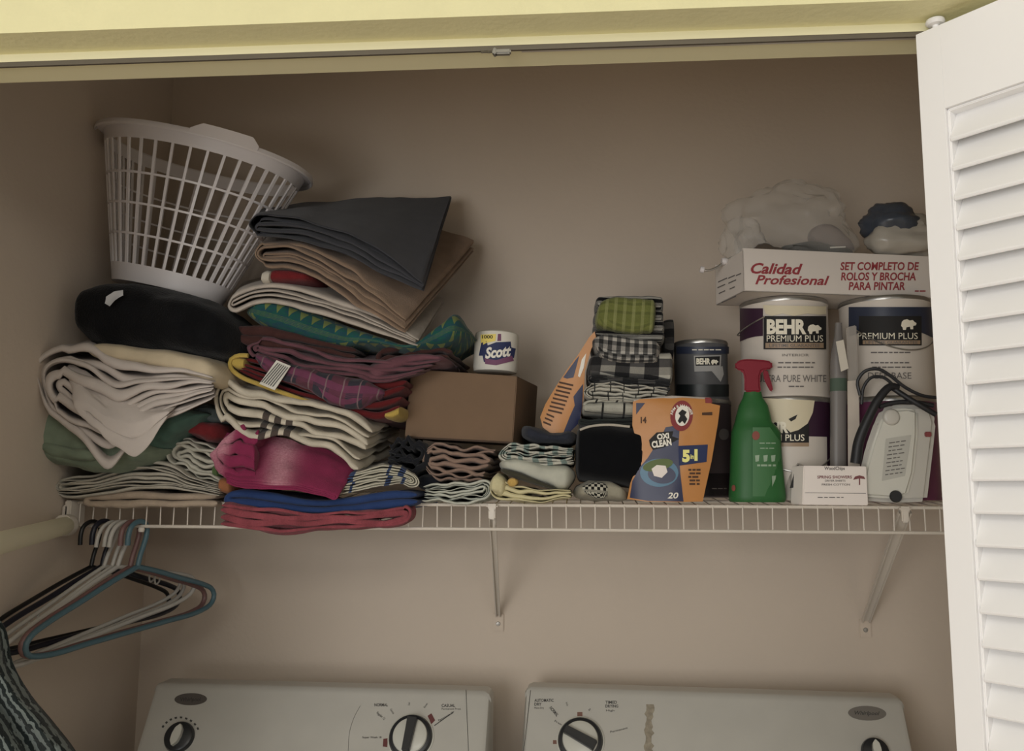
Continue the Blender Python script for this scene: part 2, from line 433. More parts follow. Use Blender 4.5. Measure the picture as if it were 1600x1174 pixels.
# closet rod on the left wall
m_rod = mat('cream_painted_rod', (.66, .62, .46), rough=.55)
rod = thing('closet_rod', (-.925, 1.58, 1.40), 'cream round closet rod running along the left wall toward the viewer', 'rod')
a = P(100, 821, 1.565); a.x = -.925; dv = Vector((-.83, 1.28, a.z-.009))-a; b = a+dv*1.8
mb = MB(); mb.tube([a, b], .0158, 24); mb.build('pole', m_rod, rod)
mb = MB(); mb.tube([a+Vector((0, -.012, 0)), a+Vector((0, .004, 0)), a+Vector((0, .010, 0)), a+Vector((0, .02, 0))], lambda t: (.019, .0195, .018, .012)[int(round(t*3))], 24); mb.build('socket', m_wire, rod)
mb = MB(); q = a+dv*.93; sd = Vector((-dv.y, dv.x, 0)).normalized()*-.0152; mb.lathe([(0, 0), (.004, 0), (.004, .002), (0, .002)], q+sd, 12, M=Matrix.Rotation(R_(72), 3, 'Y')); mb.build('screw_hole', mat('dark_hole', (.02, .015, .01)), rod)
# ================================================================== CLOTHS
def cloth(name, m, label, cat, gens, group='folded linen piled on the wire shelf'):
    mb = MB()
    for g in gens: g(mb)
    o = mb.build(name, m, ang=70); meta(o, label, cat, group); return o
def Fo(*a, **k): return lambda mb: fold(mb, *a, **k)
def Pi(*a, **k): return lambda mb: pillow(mb, *a, **k)
m_off = cloth_mat('off_white_terry', (150, 142, 126))
# --- left column, bottom to top
cloth('folded_cloth', cloth_mat('peach_cream_cloth', (150, 130, 108), var=.2), 'peach and cream cloth lying flat on the shelf, lowest of the left pile', 'cloth',
      [Fo([(126, 793), (200, 794), (270, 793), (341, 791)], [(128, 776), (180, 767), (260, 771), (341, 768)], Yf=1.585, Yb=1.82, n=2, fill=.95, seed=1)])
cloth('folded_towel', cloth_mat('pale_green_white_towel', (152, 145, 129)), 'thin white towels folded in many layers beside the left wall, above the peach cloth', 'towel',
      [Fo([(80, 772), (110, 778), (140, 775), (190, 768), (262, 765), (330, 775), (345, 779)], [(82, 750), (110, 742), (150, 738), (195, 724), (262, 722), (300, 745), (345, 760)], Yf=1.57, Yb=1.80, n=8, seed=2, wave=.9)])
cloth('folded_towel', cloth_mat('greenish_white_towel', (152, 148, 132)), 'greenish white towel sagging in layers right beside the magenta towel', 'towel',
      [Fo([(255, 724), (300, 744), (330, 752), (350, 757)], [(258, 690), (290, 684), (325, 694), (352, 712)], Yf=1.59, Yb=1.78, n=8, seed=3, wave=1.0)])
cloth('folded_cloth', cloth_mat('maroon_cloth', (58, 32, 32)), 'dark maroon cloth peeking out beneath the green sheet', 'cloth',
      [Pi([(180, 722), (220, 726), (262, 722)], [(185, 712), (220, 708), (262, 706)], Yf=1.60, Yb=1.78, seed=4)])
cloth('crumpled_sheet', cloth_mat('sage_green_sheet', (104, 120, 96), var=.18, bump=.2), 'sage green sheet bulging out by the left wall under the white sheet', 'sheet',
      [Pi([(28, 668), (42, 705), (85, 731), (140, 741), (200, 735), (250, 712)], [(30, 655), (60, 636), (120, 650), (180, 660), (220, 672), (252, 690)], Yf=1.515, Yb=1.72, seed=5, amp=.007, freq=16, crease=.012, taper=.2),
       Pi([(40, 690), (80, 716), (140, 722), (190, 715)], [(40, 682), (80, 690), (140, 700), (190, 700)], Yf=1.51, Yb=1.62, seed=15, amp=.004, freq=22, crease=.006, taper=.3)])
cloth('crumpled_sheet', cloth_mat('teal_green_sheet', (66, 104, 90), var=.18, bump=.2), 'teal green cloth bunched right of the white sheet point', 'sheet',
      [Pi([(212, 712), (250, 703), (290, 672), (322, 656)], [(205, 690), (245, 655), (285, 634), (322, 636)], Yf=1.53, Yb=1.72, seed=6, amp=.006, freq=24, crease=.010, taper=.3)])
cloth('folded_cloth', cloth_mat('red_cloth', (132, 26, 30), var=.2), 'bright red cloth bunched between the left pile and the cream striped towel', 'cloth',
      [Pi([(284, 676), (315, 690), (355, 694)], [(290, 662), (320, 655), (355, 660)], Yf=1.57, Yb=1.74, seed=7, amp=.004, freq=40, crease=.006, taper=.3)])
cloth('folded_cloth', cloth_mat('slate_blue_cloth', (78, 92, 92), var=.2), 'small slate blue cloth above the red bunched cloth', 'cloth',
      [Pi([(294, 652), (325, 662), (358, 668)], [(298, 636), (325, 630), (358, 636)], Yf=1.58, Yb=1.74, seed=8, amp=.004, freq=40, crease=.006, taper=.3)])
m_sheet = cloth_mat('lilac_white_sheet', (158, 147, 138), var=.06, bump=.15, bs=250)
cloth('folded_sheet', m_sheet, 'large white sheet folded in many plies with its point hanging down, under the black blanket', 'sheet',
      [Fo([(52, 600), (66, 640), (95, 672), (130, 705), (165, 729), (200, 700), (240, 672), (300, 640), (338, 622)],
          [(50, 545), (90, 538), (130, 540), (165, 552), (200, 562), (240, 570), (280, 576), (315, 582), (338, 590)],
          [(70, 530), (110, 528), (150, 530), (190, 535), (240, 540), (280, 545), (310, 550), (345, 560)], Yf=1.486, Yb=1.74, n=10, seed=9, wave=1.3, rag=.010, fill=.9),
       Fo([(118, 650), (150, 672), (200, 712), (214, 714), (262, 652)], [(112, 620), (150, 640), (200, 662), (232, 650), (268, 640)],
          [(105, 560), (150, 590), (200, 610), (240, 620), (280, 628)], Yf=1.466, Yb=1.505, n=2, fill=.97, seed=19, rag=0)])
cloth('folded_cloth', cloth_mat('butter_cream_cloth', (160, 143, 112), var=.08, bump=.2), 'butter cream cloth folded over the white sheet, just under the black blanket', 'cloth',
      [Pi([(137, 552), (165, 566), (215, 574), (265, 580), (310, 596), (345, 615)], [(137, 546), (165, 536), (215, 541), (265, 547), (320, 556), (358, 575)], Yf=1.49, Yb=1.72, seed=10, amp=.004, freq=20, taper=.1)])
blk = cloth('folded_blanket', cloth_mat('black_fleece', (13, 14, 17), var=.3, bump=.8, bs=300), 'thick black fleece blanket under the laundry basket with a white tag', 'blanket',
      [Pi([(114, 505), (135, 535), (180, 550), (250, 554), (320, 562), (376, 568)], [(116, 480), (140, 446), (185, 438), (250, 448), (320, 466), (376, 498)], Yf=1.50, Yb=1.80, seed=11, amp=.008, freq=14, taper=.14, crease=.008, pw=.5)])
mb = MB(); patch(mb, [(163, 474), (166, 464), (178, 456), (192, 453), (193, 462), (180, 470), (172, 479)], flat(1.484), 3); mb.v = [v+Vector((0, wr(v, 60, .004), 0)) for v in mb.v]
mb.build('tag', cloth_mat('white_tag', (150, 150, 150), bump=0), blk)['label'] = 'white care tag'
# --- middle column, bottom to top
cloth('folded_towel', cloth_mat('coral_pink_terry', (150, 56, 66), bump=1.0, bs=350, var=.3), 'coral pink terry towel drooping over the shelf lip, lowest of the middle pile', 'towel',
      [Fo([(338, 818), (370, 827), (430, 830), (520, 827), (600, 825), (643, 818)], [(340, 788), (390, 795), (450, 801), (520, 803), (590, 799), (643, 789)], Yf=1.553, Yb=1.601, n=4, fill=1.0, wave=.9, seed=12, amp=.003, rag=.002, flip=True),
       Pi([(345, 790), (480, 792), (636, 790)], [(345, 783), (480, 786), (636, 783)], Yf=1.585, Yb=1.80, seed=13, amp=.001)])
def pat_tip(cA, cB, lo, hi):
    def f(t):
        u, v = t.uv(); a = t.math('MULTIPLY', t.math('GREATER_THAN', u, lo), t.math('LESS_THAN', u, hi)); return t.mix(a, C_(*cA), C_(*cB))
    return f
cloth('folded_towel', cloth_mat('royal_blue_cloth', (32, 60, 122), bump=.4), 'royal blue towel folded flat above the coral pink one', 'towel',
      [Fo([(343, 790), (400, 797), (450, 801), (510, 803), (570, 799), (620, 794), (655, 790)], [(348, 770), (375, 766), (430, 771), (500, 782), (545, 776), (612, 766), (655, 768)], Yf=1.56, Yb=1.82, n=2, fill=.97, seed=14, wave=.1)])
def stripes(cols, freq, axis=0, base=None):
    def f(t):
        x = t.uv()[axis]; out = t.mix(0.0, C_(*base), C_(*base))
        for (c, duty, ph) in cols: out = t.mix(t.pulse(x, freq, duty, ph), out, C_(*c))
        return out
    return f
cloth('folded_towel', cloth_mat('white_blue_striped_towel', (155, 150, 130), pattern=stripes([((40, 66, 120), .12, 0), ((40, 66, 120), .06, .25)], 11, 0, (155, 150, 130))), 'off-white towel with a few blue stripes on the royal blue towel', 'towel',
      [Fo([(535, 772), (580, 765), (620, 757), (650, 768)], [(548, 738), (590, 730), (625, 729), (659, 750)], [(560, 725), (600, 720), (630, 720), (662, 735)], Yf=1.565, Yb=1.80, n=8, seed=16, flip=True, wave=.5)])
cloth('folded_cloth', cloth_mat('orange_cloth', (150, 84, 42)), 'small orange cloth corner below the magenta towel', 'cloth', [Pi([(340, 768), (355, 776), (372, 772)], [(342, 750), (355, 744), (372, 752)], Yf=1.57, Yb=1.72, seed=17, taper=.3)])
cloth('folded_cloth', cloth_mat('leaf_green_cloth', (72, 98, 48)), 'tiny leaf green cloth edge left of the magenta towel', 'cloth', [Pi([(333, 742), (340, 750), (347, 746)], [(333, 732), (340, 724), (347, 730)], Yf=1.585, Yb=1.70, seed=18, taper=.3)])
def pat_mag(t):
    u, v = t.uv(); nz = t.n('ShaderNodeTexNoise'); nz.inputs['Scale'].default_value = 60
    x = t.math('SUBTRACT', u, .085); g = t.math('POWER', 2.718, t.math('MULTIPLY', t.math('MULTIPLY', x, x), -2600.0))
    g2 = t.math('MULTIPLY', g, t.math('ADD', nz.outputs[0], .25)); return t.mix(g2, C_(146, 28, 72), C_(172, 110, 122))
mg = MB()
fold(mg, [(352, 757), (380, 764), (453, 768), (500, 776), (526, 784)], [(350, 742), (380, 748), (453, 754), (500, 764), (528, 774)], [(348, 674), (395, 677), (453, 686), (504, 699), (557, 726)], Yf=1.535, Yb=1.60, n=4, fill=.85, seed=20, rag=.002, flip=True)
fold(mg, [(318, 716), (334, 738), (352, 758), (392, 766)], [(330, 702), (345, 684), (368, 675), (400, 682)], Yf=1.537, Yb=1.66, n=4, wave=.7, fill=.97, seed=21, amp=.005)
pillow(mg, [(352, 735), (453, 745), (540, 760)], [(352, 690), (453, 695), (545, 728)], Yf=1.59, Yb=1.8, seed=22)
mo = mg.build('folded_towel', cloth_mat('magenta_tie_dye', (146, 28, 72), bump=.5, pattern=pat_mag), ang=70); meta(mo, 'magenta towel with a faded pale band draped below the white towel with brown stripes', 'towel', 'folded linen piled on the wire shelf')
def pat_brown(t):
    u, v = t.uv(); out = t.mix(0.0, C_(158, 148, 128), C_(158, 148, 128))
    for c in BR_U:
        a = t.math('MULTIPLY', t.math('GREATER_THAN', u, c-.0065), t.math('LESS_THAN', u, c+.0065)); out = t.mix(a, out, C_(78, 66, 58))
    return out
BR_U = (.435, .458, .481)
cloth('folded_towel', cloth_mat('white_brown_striped_towel', (158, 148, 128), pattern=pat_brown), 'thick off-white towel with three brown stripes and a rolled left fold', 'towel',
      [Fo([(334, 640), (352, 662), (389, 680), (453, 690), (517, 705), (562, 733)], [(334, 600), (352, 584), (384, 596), (420, 614), (470, 627), (530, 641), (586, 668)],
          [(345, 570), (390, 575), (450, 590), (560, 618), (632, 648)], Yf=1.545, Yb=1.80, n=6, seed=23, wave=1.2, amp=.005)])
redm = cloth_mat('deep_red_cloth', (112, 20, 22), var=.2)
ry = cloth('folded_towel', redm, 'deep red towel with a yellow border above the towel with brown stripes', 'towel',
      [Fo([(362, 578), (400, 594), (453, 612), (504, 630), (560, 650), (590, 655), (627, 640)], [(366, 558), (400, 562), (453, 580), (504, 595), (560, 600), (600, 595), (642, 585)], Yf=1.56, Yb=1.82, n=4, seed=24, wave=.5)])
mb = MB(); mb.tube(dens([P(x, y, 1.552) for x, y in ((388, 556), (372, 556), (361, 562), (360, 574), (375, 588), (403, 600), (453, 618), (504, 636))], 30), .0042, 8)
mb.build('border', cloth_mat('mustard_yellow', (158, 128, 40)), ry)['label'] = 'yellow border'
mb = MB(); pillow(mb, [(600, 654), (615, 656), (628, 650)], [(602, 646), (615, 640), (628, 634)], Yf=1.55, Yb=1.66, seed=25, amp=.001); mb.build('corner', MATS['mustard_yellow'], ry)['label'] = 'yellow corner'
mb = MB(); pillow(mb, [(361, 572), (370, 580), (386, 580)], [(362, 562), (372, 556), (388, 560)], Yf=1.55, Yb=1.66, seed=26, amp=.002); mb.build('corner', MATS['mustard_yellow'], ry)['label'] = 'yellow corner'
def pat_plaid(t):
    u, v = t.uv()
    out = t.mix(t.pulse(u, 16, .5), C_(96, 46, 62), C_(52, 50, 62)); out = t.mix(t.pulse(v, 26, .35), out, C_(112, 48, 78)); out = t.mix(t.pulse(u, 32, .08, .3), out, C_(112, 84, 88)); return out
pm = cloth_mat('pink_grey_plaid', (110, 60, 80), bump=.3, pattern=pat_plaid); mauve = cloth_mat('mauve_cloth', (106, 58, 68), bump=.3, var=.25)
pl = cloth('folded_shirt', mauve, 'mauve and grey plaid shirt with a white care label on the red and yellow towel', 'shirt',
      [Fo([(380, 550), (410, 565), (470, 578), (540, 592), (600, 600), (640, 590)], [(384, 534), (410, 530), (470, 540), (540, 556), (600, 566), (700, 558)], [(390, 525), (470, 530), (560, 545), (640, 552), (712, 555)], Yf=1.545, Yb=1.80, n=4, seed=27, wave=.8, amp=.005),
       Pi([(590, 612), (620, 590), (660, 572), (700, 570)], [(560, 575), (600, 560), (650, 552), (705, 556)], Yf=1.55, Yb=1.78, seed=127, amp=.004, freq=30, crease=.006)])
mb = MB(); pillow(mb, [(392, 562), (425, 590), (479, 610), (517, 634), (545, 640), (596, 626)], [(398, 548), (425, 560), (479, 574), (530, 586), (560, 592), (602, 604)], Yf=1.53, Yb=1.60, seed=28, amp=.004, freq=40, crease=.006, taper=.15); mb.build('lining', pm, pl)['label'] = 'pink and grey plaid side'
mb = MB(); fr = [P(x, y, 1.524) for x, y in ((432, 563), (454, 572), (429, 610), (405, 600))]; mb.prism(fr, [p+Vector((0, .002, 0)) for p in fr]); tg = mb.build('care_label', cloth_mat('label_white', (168, 164, 152), bump=0), pl, smooth=False); tg['label'] = 'white care label with fine print'
mb = MB(); f0 = flat(1.5235)
for k in range(6):
    a = (432+3*k+2, 563+1.4*k+4); b = (405+3.4*k+3, 600+1.4*k-3); mb.add([f0(*a), f0(a[0]+1.3, a[1]+.6), f0(b[0]+1.3, b[1]+.6), f0(*b)], [(0, 1, 2, 3)])
mb.build('fine_print', mat('print_grey', C_(70, 70, 70)), tg, smooth=False)
brn = cloth_mat('russet_brown_cloth', (74, 38, 34), var=.2)
cloth('folded_cloth', brn, 'russet brown cloth squeezed under the teal patterned pillowcase', 'cloth',
      [Fo([(362, 530), (390, 542), (430, 545), (490, 550), (560, 562)], [(364, 512), (390, 507), (430, 512), (490, 530), (560, 545)], Yf=1.56, Yb=1.78, n=2, fill=.95, seed=29),
       Fo([(585, 570), (640, 562), (700, 560)], [(585, 545), (630, 540), (712, 545)], Yf=1.575, Yb=1.80, n=2, seed=30, wave=.6)])
def pat_teal(t):
    u, v = t.uv(); uu = t.math('MULTIPLY', u, 44.0); vv = t.math('MULTIPLY', v, 40.0)
    row = t.math('FLOOR', vv); uu = t.math('ADD', uu, t.math('MULTIPLY', row, .5)); fu = t.math('FRACT', uu); fv = t.math('FRACT', vv)
    tri = t.math('LESS_THAN', t.math('ABSOLUTE', t.math('SUBTRACT', fu, .5)), t.math('SUBTRACT', t.math('MULTIPLY', fv, .42), .05))
    nz = t.n('ShaderNodeTexNoise'); nz.inputs['Scale'].default_value = 30; k = t.math('GREATER_THAN', nz.outputs[0], .5); row2 = t.math('LESS_THAN', t.math('FRACT', t.math('MULTIPLY', row, .3334)), .6)
    base = t.mix(k, C_(16, 82, 74), C_(22, 72, 84)); return t.mix(t.math('MULTIPLY', tri, row2), base, C_(92, 106, 44))
cloth('folded_pillowcase', cloth_mat('teal_triangle_print', (20, 82, 76), bump=.15, pattern=pat_teal), 'teal green fabric with yellow-green triangle print under the white towel', 'pillowcase',
      [Pi([(374, 492), (411, 516), (450, 530), (500, 546), (540, 552), (567, 545), (622, 550), (677, 553), (736, 526)], [(380, 478), (400, 469), (440, 468), (512, 492), (550, 508), (600, 526), (650, 540), (692, 500), (712, 486), (736, 512)], Yf=1.55, Yb=1.82, seed=31, amp=.004, freq=20, crease=.010, taper=.1, nu=90)])
cloth('folded_towel', cloth_mat('white_terry_red_band', (150, 138, 124)), 'white terry towel looped at the left, lying on the teal patterned fabric', 'towel',
      [Fo([(352, 492), (372, 488), (400, 476), (440, 476), (500, 494), (580, 520), (654, 542)], [(352, 468), (372, 450), (400, 442), (440, 440), (500, 456), (580, 486), (656, 530)], [(372, 440), (420, 430), (500, 430), (600, 440), (697, 466)], Yf=1.54, Yb=1.82, n=4, seed=32, wave=.3, fill=.7)])
rc = cloth('folded_cloth', cloth_mat('cherry_red_terry', (128, 22, 26), bump=.8), 'cherry red washcloth peeking out between the white and tan towels', 'washcloth',
      [Pi([(412, 444), (440, 445), (492, 443)], [(420, 424), (445, 420), (498, 432)], Yf=1.545, Yb=1.72, seed=33, amp=.002, taper=.2)])
mb = MB(); pillow(mb, [(410, 444), (416, 446), (424, 444)], [(413, 426), (420, 422), (428, 425)], Yf=1.54, Yb=1.66, seed=34, amp=.001); mb.build('hem', m_off, rc)['label'] = 'white hem'
cloth('folded_towel', cloth_mat('tan_terry', (130, 102, 78), bump=.6, var=.15), 'tan terry towel folded in many layers, directly under the slate grey one', 'towel',
      [Fo([(396, 408), (420, 420), (444, 421), (474, 428), (512, 448), (567, 487), (632, 522)], [(394, 390), (408, 379), (444, 378), (499, 390), (540, 415), (595, 457), (636, 496)],
          [(420, 360), (520, 345), (640, 345), (742, 373)], Yf=1.53, Yb=1.84, n=6, seed=35, wave=.8, amp=.003)])
cloth('folded_towel', cloth_mat('slate_grey_towel', (64, 64, 70), bump=.3, var=.08), 'slate grey towel on the very top of the middle pile', 'towel',
      [Fo([(390, 362), (411, 371), (485, 382), (512, 391), (548, 405), (595, 430), (664, 457)], [(389, 346), (411, 335), (444, 337), (485, 345), (567, 374), (622, 410), (664, 446)],
          [(400, 328), (470, 317), (560, 309), (640, 309), (709, 305)], Yf=1.52, Yb=1.84, n=6, seed=36, wave=.9, amp=.002, rag=.010)])
# --- middle right, beneath the carton
cloth('folded_towel', cloth_mat('mint_white_striped', (132, 142, 124), pattern=stripes([((78, 104, 88), .35, .5)], 60, 1, (150, 152, 138))), 'mint and white striped cloth flat on the shelf below the tan roll', 'towel',
      [Fo([(660, 783), (700, 786), (740, 786), (770, 781)], [(662, 760), (690, 754), (730, 752), (770, 748)], Yf=1.59, Yb=1.82, n=8, seed=37, wave=1.2, flip=True)])
cloth('rolled_towel', cloth_mat('rosy_tan_towel', (128, 100, 84)), 'rosy tan towel curled into a roll beneath the cardboard carton', 'towel',
      [Fo([(658, 728), (680, 746), (715, 753), (752, 753)], [(658, 706), (672, 692), (710, 697), (776, 699)], Yf=1.60, Yb=1.80, n=8, seed=38, wave=1.2)])
m_navy = cloth_mat('navy_fabric', (28, 32, 42), bump=.3)
cloth('folded_cloth', cloth_mat('black_nylon', (30, 31, 37), bump=.3), 'black crumpled cloth behind the striped towels, left below the carton', 'cloth',
      [Fo([(606, 724), (630, 736), (672, 745)], [(608, 694), (630, 684), (672, 694)], Yf=1.60, Yb=1.78, seed=39, n=6, wave=2.2, amp=.004, flip=True)])
cloth('folded_cloth', m_navy, 'navy cloth wedged between the mint stripes and the white blue-striped towel', 'cloth',
      [Pi([(648, 762), (672, 768), (700, 760)], [(648, 742), (672, 740), (700, 748)], Yf=1.61, Yb=1.79, seed=40, amp=.003, taper=.3)])
cloth('folded_cloth', cloth_mat('pale_yellow_cloth', (168, 158, 112), var=.1), 'pale yellow cloth lying on the shelf above the centre brace', 'cloth',
      [Fo([(766, 781), (800, 785), (850, 784), (893, 780)], [(764, 746), (790, 752), (840, 765), (893, 766)], Yf=1.585, Yb=1.80, n=4, seed=41, wave=.9),
       Pi([(762, 760), (775, 775), (792, 778)], [(766, 748), (778, 740), (796, 750)], Yf=1.575, Yb=1.70, seed=141, amp=.003, freq=50, taper=.3)])
ol = cloth('folded_cloth', cloth_mat('pale_grey_cotton', (148, 148, 132), bump=.2), 'pale grey-white cotton cloth with an olive strip, above the yellow cloth', 'cloth',
      [Pi([(778, 735), (810, 745), (850, 762), (880, 768), (898, 755)], [(776, 718), (810, 714), (850, 720), (880, 724), (900, 730)], Yf=1.58, Yb=1.80, seed=42, amp=.002, crease=.003, taper=.15)])
mb = MB(); pillow(mb, [(780, 738), (820, 753), (868, 767)], [(782, 730), (822, 742), (870, 762)], Yf=1.572, Yb=1.64, seed=43, amp=.001, taper=.2); mb.build('strip', cloth_mat('olive_strip', (62, 60, 44)), ol)['label'] = 'olive strip'
mb = MB(); pillow(mb, [(792, 757), (800, 761), (810, 757)], [(792, 750), (800, 745), (810, 750)], Yf=1.57, Yb=1.60, seed=143, amp=.003, freq=80, taper=.3); mb.build('bow', cloth_mat('yellow_bow', (170, 130, 50)), ol)['label'] = 'small yellow embroidered bow'
cloth('folded_towel', cloth_mat('green_white_check_towel', (140, 146, 134), pattern=stripes([((104, 124, 116), .4, 0)], 40, 0, (152, 150, 136))), 'pale green and white checked cloth folded above the grey-white cotton', 'towel',
      [Fo([(776, 722), (810, 726), (850, 730), (897, 724)], [(778, 702), (800, 692), (850, 695), (896, 698)], Yf=1.59, Yb=1.80, n=8, seed=44, wave=1.3)])
cloth('folded_cloth', cloth_mat('indigo_knit', (44, 48, 62), bump=.6), 'dark indigo knit cloth below the leaning orange pouch', 'cloth',
      [Pi([(812, 688), (850, 694), (903, 697)], [(812, 660), (840, 668), (870, 674), (903, 668)], Yf=1.60, Yb=1.82, seed=45, amp=.004, freq=30, crease=.006, taper=.2)])
def checker(f1, f2, ca, cb):
    def f(t):
        u, v = t.uv(); a = t.pulse(u, f1, .5); b = t.pulse(v, f2, .5); x = t.math('ABSOLUTE', t.math('SUBTRACT', a, b)); return t.mix(x, C_(*ca), C_(*cb))
    return f
def gingham(f1, f2, ca, cb, cc):
    def f(t):
        u, v = t.uv(); a = t.pulse(u, f1, .5); b = t.pulse(v, f2, .5); s = t.math('ADD', a, b)
        o = t.mix(t.math('GREATER_THAN', s, .5), C_(*ca), C_(*cb)); return t.mix(t.math('GREATER_THAN', s, 1.5), o, C_(*cc))
    return f
cc = cloth('folded_cloth', cloth_mat('cream_cotton', (128, 122, 102)), 'cream cloth with a black and white checkerboard patch, left of the front orange pouch', 'cloth',
      [Pi([(894, 780), (930, 784), (984, 785)], [(896, 758), (925, 749), (960, 752), (984, 768)], Yf=1.60, Yb=1.80, seed=46, amp=.003, crease=.005, taper=.2)])
mb = MB(); pillow(mb, [(905, 770), (930, 779), (955, 780)], [(905, 760), (930, 752), (955, 757)], Yf=1.596, Yb=1.66, seed=47, amp=.002, taper=.3); mb.build('checkered_part', cloth_mat('small_checker', (90, 90, 80), pattern=checker(95, 95, (22, 22, 20), (150, 146, 128))), cc)['label'] = 'black and white checkered part'
kb = cloth('folded_cloth', cloth_mat('black_cotton', (9, 10, 14), bump=.3), 'big black folded cloth with a white edge behind the front orange pouch', 'cloth',
      [Pi([(897, 750), (940, 757), (1008, 765)], [(899, 664), (940, 662), (1008, 668)], Yf=1.60, Yb=1.84, seed=48, amp=.003, freq=14, taper=.08, pw=.45)])
mb = MB(); mb.tube(dens([P(x, y, 1.603) for x, y in ((906, 672), (920, 667), (950, 664), (984, 667))], 16), .0022, 8); mb.build('white_edge', m_off, kb)
# towel stack
cloth('folded_towel', cloth_mat('dark_bottle_cloth', (42, 48, 46)), 'dark bottle-green cloth on the big black cloth, lowest of the kitchen towel stack', 'towel',
      [Fo([(903, 662), (950, 664), (1040, 666)], [(905, 652), (950, 653), (1040, 655)], Yf=1.625, Yb=1.82, n=2, seed=49)], 'kitchen towels stacked beside the paint cans')
def grid_lines(f1, d, ca, cb):
    def f(t):
        u, v = t.uv(); a = t.math('MAXIMUM', t.pulse(u, f1, d), t.pulse(v, f1, d, .5)); return t.mix(a, C_(*ca), C_(*cb))
    return f
KG = 'kitchen towels stacked beside the paint cans'
cloth('folded_towel', cloth_mat('white_black_windowpane', (140, 138, 124), pattern=grid_lines(26, .10, (142, 140, 126), (36, 36, 34))), 'off-white kitchen towel with thin black windowpane lines, second from the bottom of its stack', 'towel',
      [Pi([(906, 648), (950, 652), (1040, 656)], [(908, 630), (950, 626), (1040, 630)], Yf=1.62, Yb=1.82, seed=50, amp=.002, crease=.003, taper=.05), Fo([(908, 640), (940, 644), (1000, 650)], [(909, 626), (950, 622), (1040, 626)], Yf=1.628, Yb=1.8, n=4, seed=51)], KG)
cloth('folded_towel', cloth_mat('cream_waffle', (148, 142, 128), pattern=grid_lines(40, .08, (148, 144, 130), (60, 60, 56))), 'cream kitchen towel with a curled left fold, below the wide black and white check towel', 'towel',
      [Fo([(914, 620), (950, 625), (1000, 628), (1046, 628)], [(913, 602), (945, 597), (1000, 603), (1046, 606)], Yf=1.625, Yb=1.82, n=6, seed=52, wave=.9)], KG)
cloth('folded_towel', cloth_mat('buffalo_check', (100, 98, 92), bump=.4, pattern=gingham(19, 30, (146, 142, 128), (74, 72, 70), (34, 34, 36))), 'wide black and white buffalo check kitchen towel in the middle of its stack', 'towel',
      [Pi([(913, 592), (950, 596), (1000, 602), (1053, 606)], [(920, 556), (960, 552), (1010, 552), (1053, 548)], Yf=1.63, Yb=1.84, seed=53, amp=.002, taper=.06, pw=.45),
       Fo([(918, 596), (950, 601), (1000, 607), (1050, 610)], [(918, 584), (950, 586), (1000, 592), (1050, 594)], Yf=1.622, Yb=1.8, n=4, seed=54, wave=.8),
       Pi([(1036, 560), (1045, 560), (1054, 560)], [(1036, 500), (1045, 497), (1054, 497)], Yf=1.74, Yb=1.84, seed=153, amp=.001)], KG)
cloth('folded_towel', cloth_mat('grey_gingham', (120, 116, 108), bump=.5, pattern=gingham(62, 62, (150, 144, 134), (92, 90, 86), (44, 44, 44))), 'small grey gingham washcloth below the striped ones', 'washcloth',
      [Pi([(922, 545), (945, 560), (990, 564), (1034, 566)], [(922, 530), (945, 522), (990, 528), (1034, 532)], Yf=1.62, Yb=1.80, seed=55, amp=.002, taper=.12, pw=.5),
       Pi([(930, 558), (960, 568), (1032, 570)], [(930, 548), (960, 552), (1032, 556)], Yf=1.615, Yb=1.80, seed=56, amp=.001, taper=.12)], KG)
bst = stripes([((18, 18, 20), .5, 0)], 70, 1, (134, 130, 120))
mst = cloth_mat('black_white_stripe', (80, 80, 76), bump=.5, pattern=bst)
for k, (yb, yt, x0, x1, lb) in enumerate(((532, 516, 924, 1040, 'black and white striped washcloth directly above the gingham one'), (518, 500, 925, 1040, 'black and white striped washcloth behind the lower edge of the green one'),
        (502, 484, 926, 1038, 'black and white striped washcloth behind the middle of the green one'), (486, 462, 928, 1038, 'black and white striped washcloth with black top, topmost of the stack'))):
    cloth('folded_washcloth', mst, lb, 'washcloth', [Pi([(x0, yb-6), (x0+20, yb), (x1, yb+4)], [(x0+2, yt+4), (x0+22, yt), (x1, yt+2)], Yf=1.645, Yb=1.80, seed=60+k, amp=.002, taper=.06, pw=.5)], KG)
def pat_lime(t):
    u, v = t.uv(); return t.mix(t.math('MULTIPLY', t.pulse(u, 60, .35), .4), t.mix(t.math('MULTIPLY', t.pulse(v, 60, .3), .5), C_(98, 104, 38), C_(70, 78, 30)), C_(132, 134, 74))
cloth('folded_washcloth', cloth_mat('lime_green_waffle', (98, 104, 38), bump=.8, bs=300, pattern=pat_lime), 'lime green plaid washcloth draped on the front of the striped ones', 'washcloth',
      [Pi([(927, 508), (950, 515), (985, 521), (1024, 519)], [(934, 476), (950, 466), (985, 465), (1027, 468)], Yf=1.622, Yb=1.70, seed=65, amp=.002, freq=60, taper=.08, pw=.4)], KG)
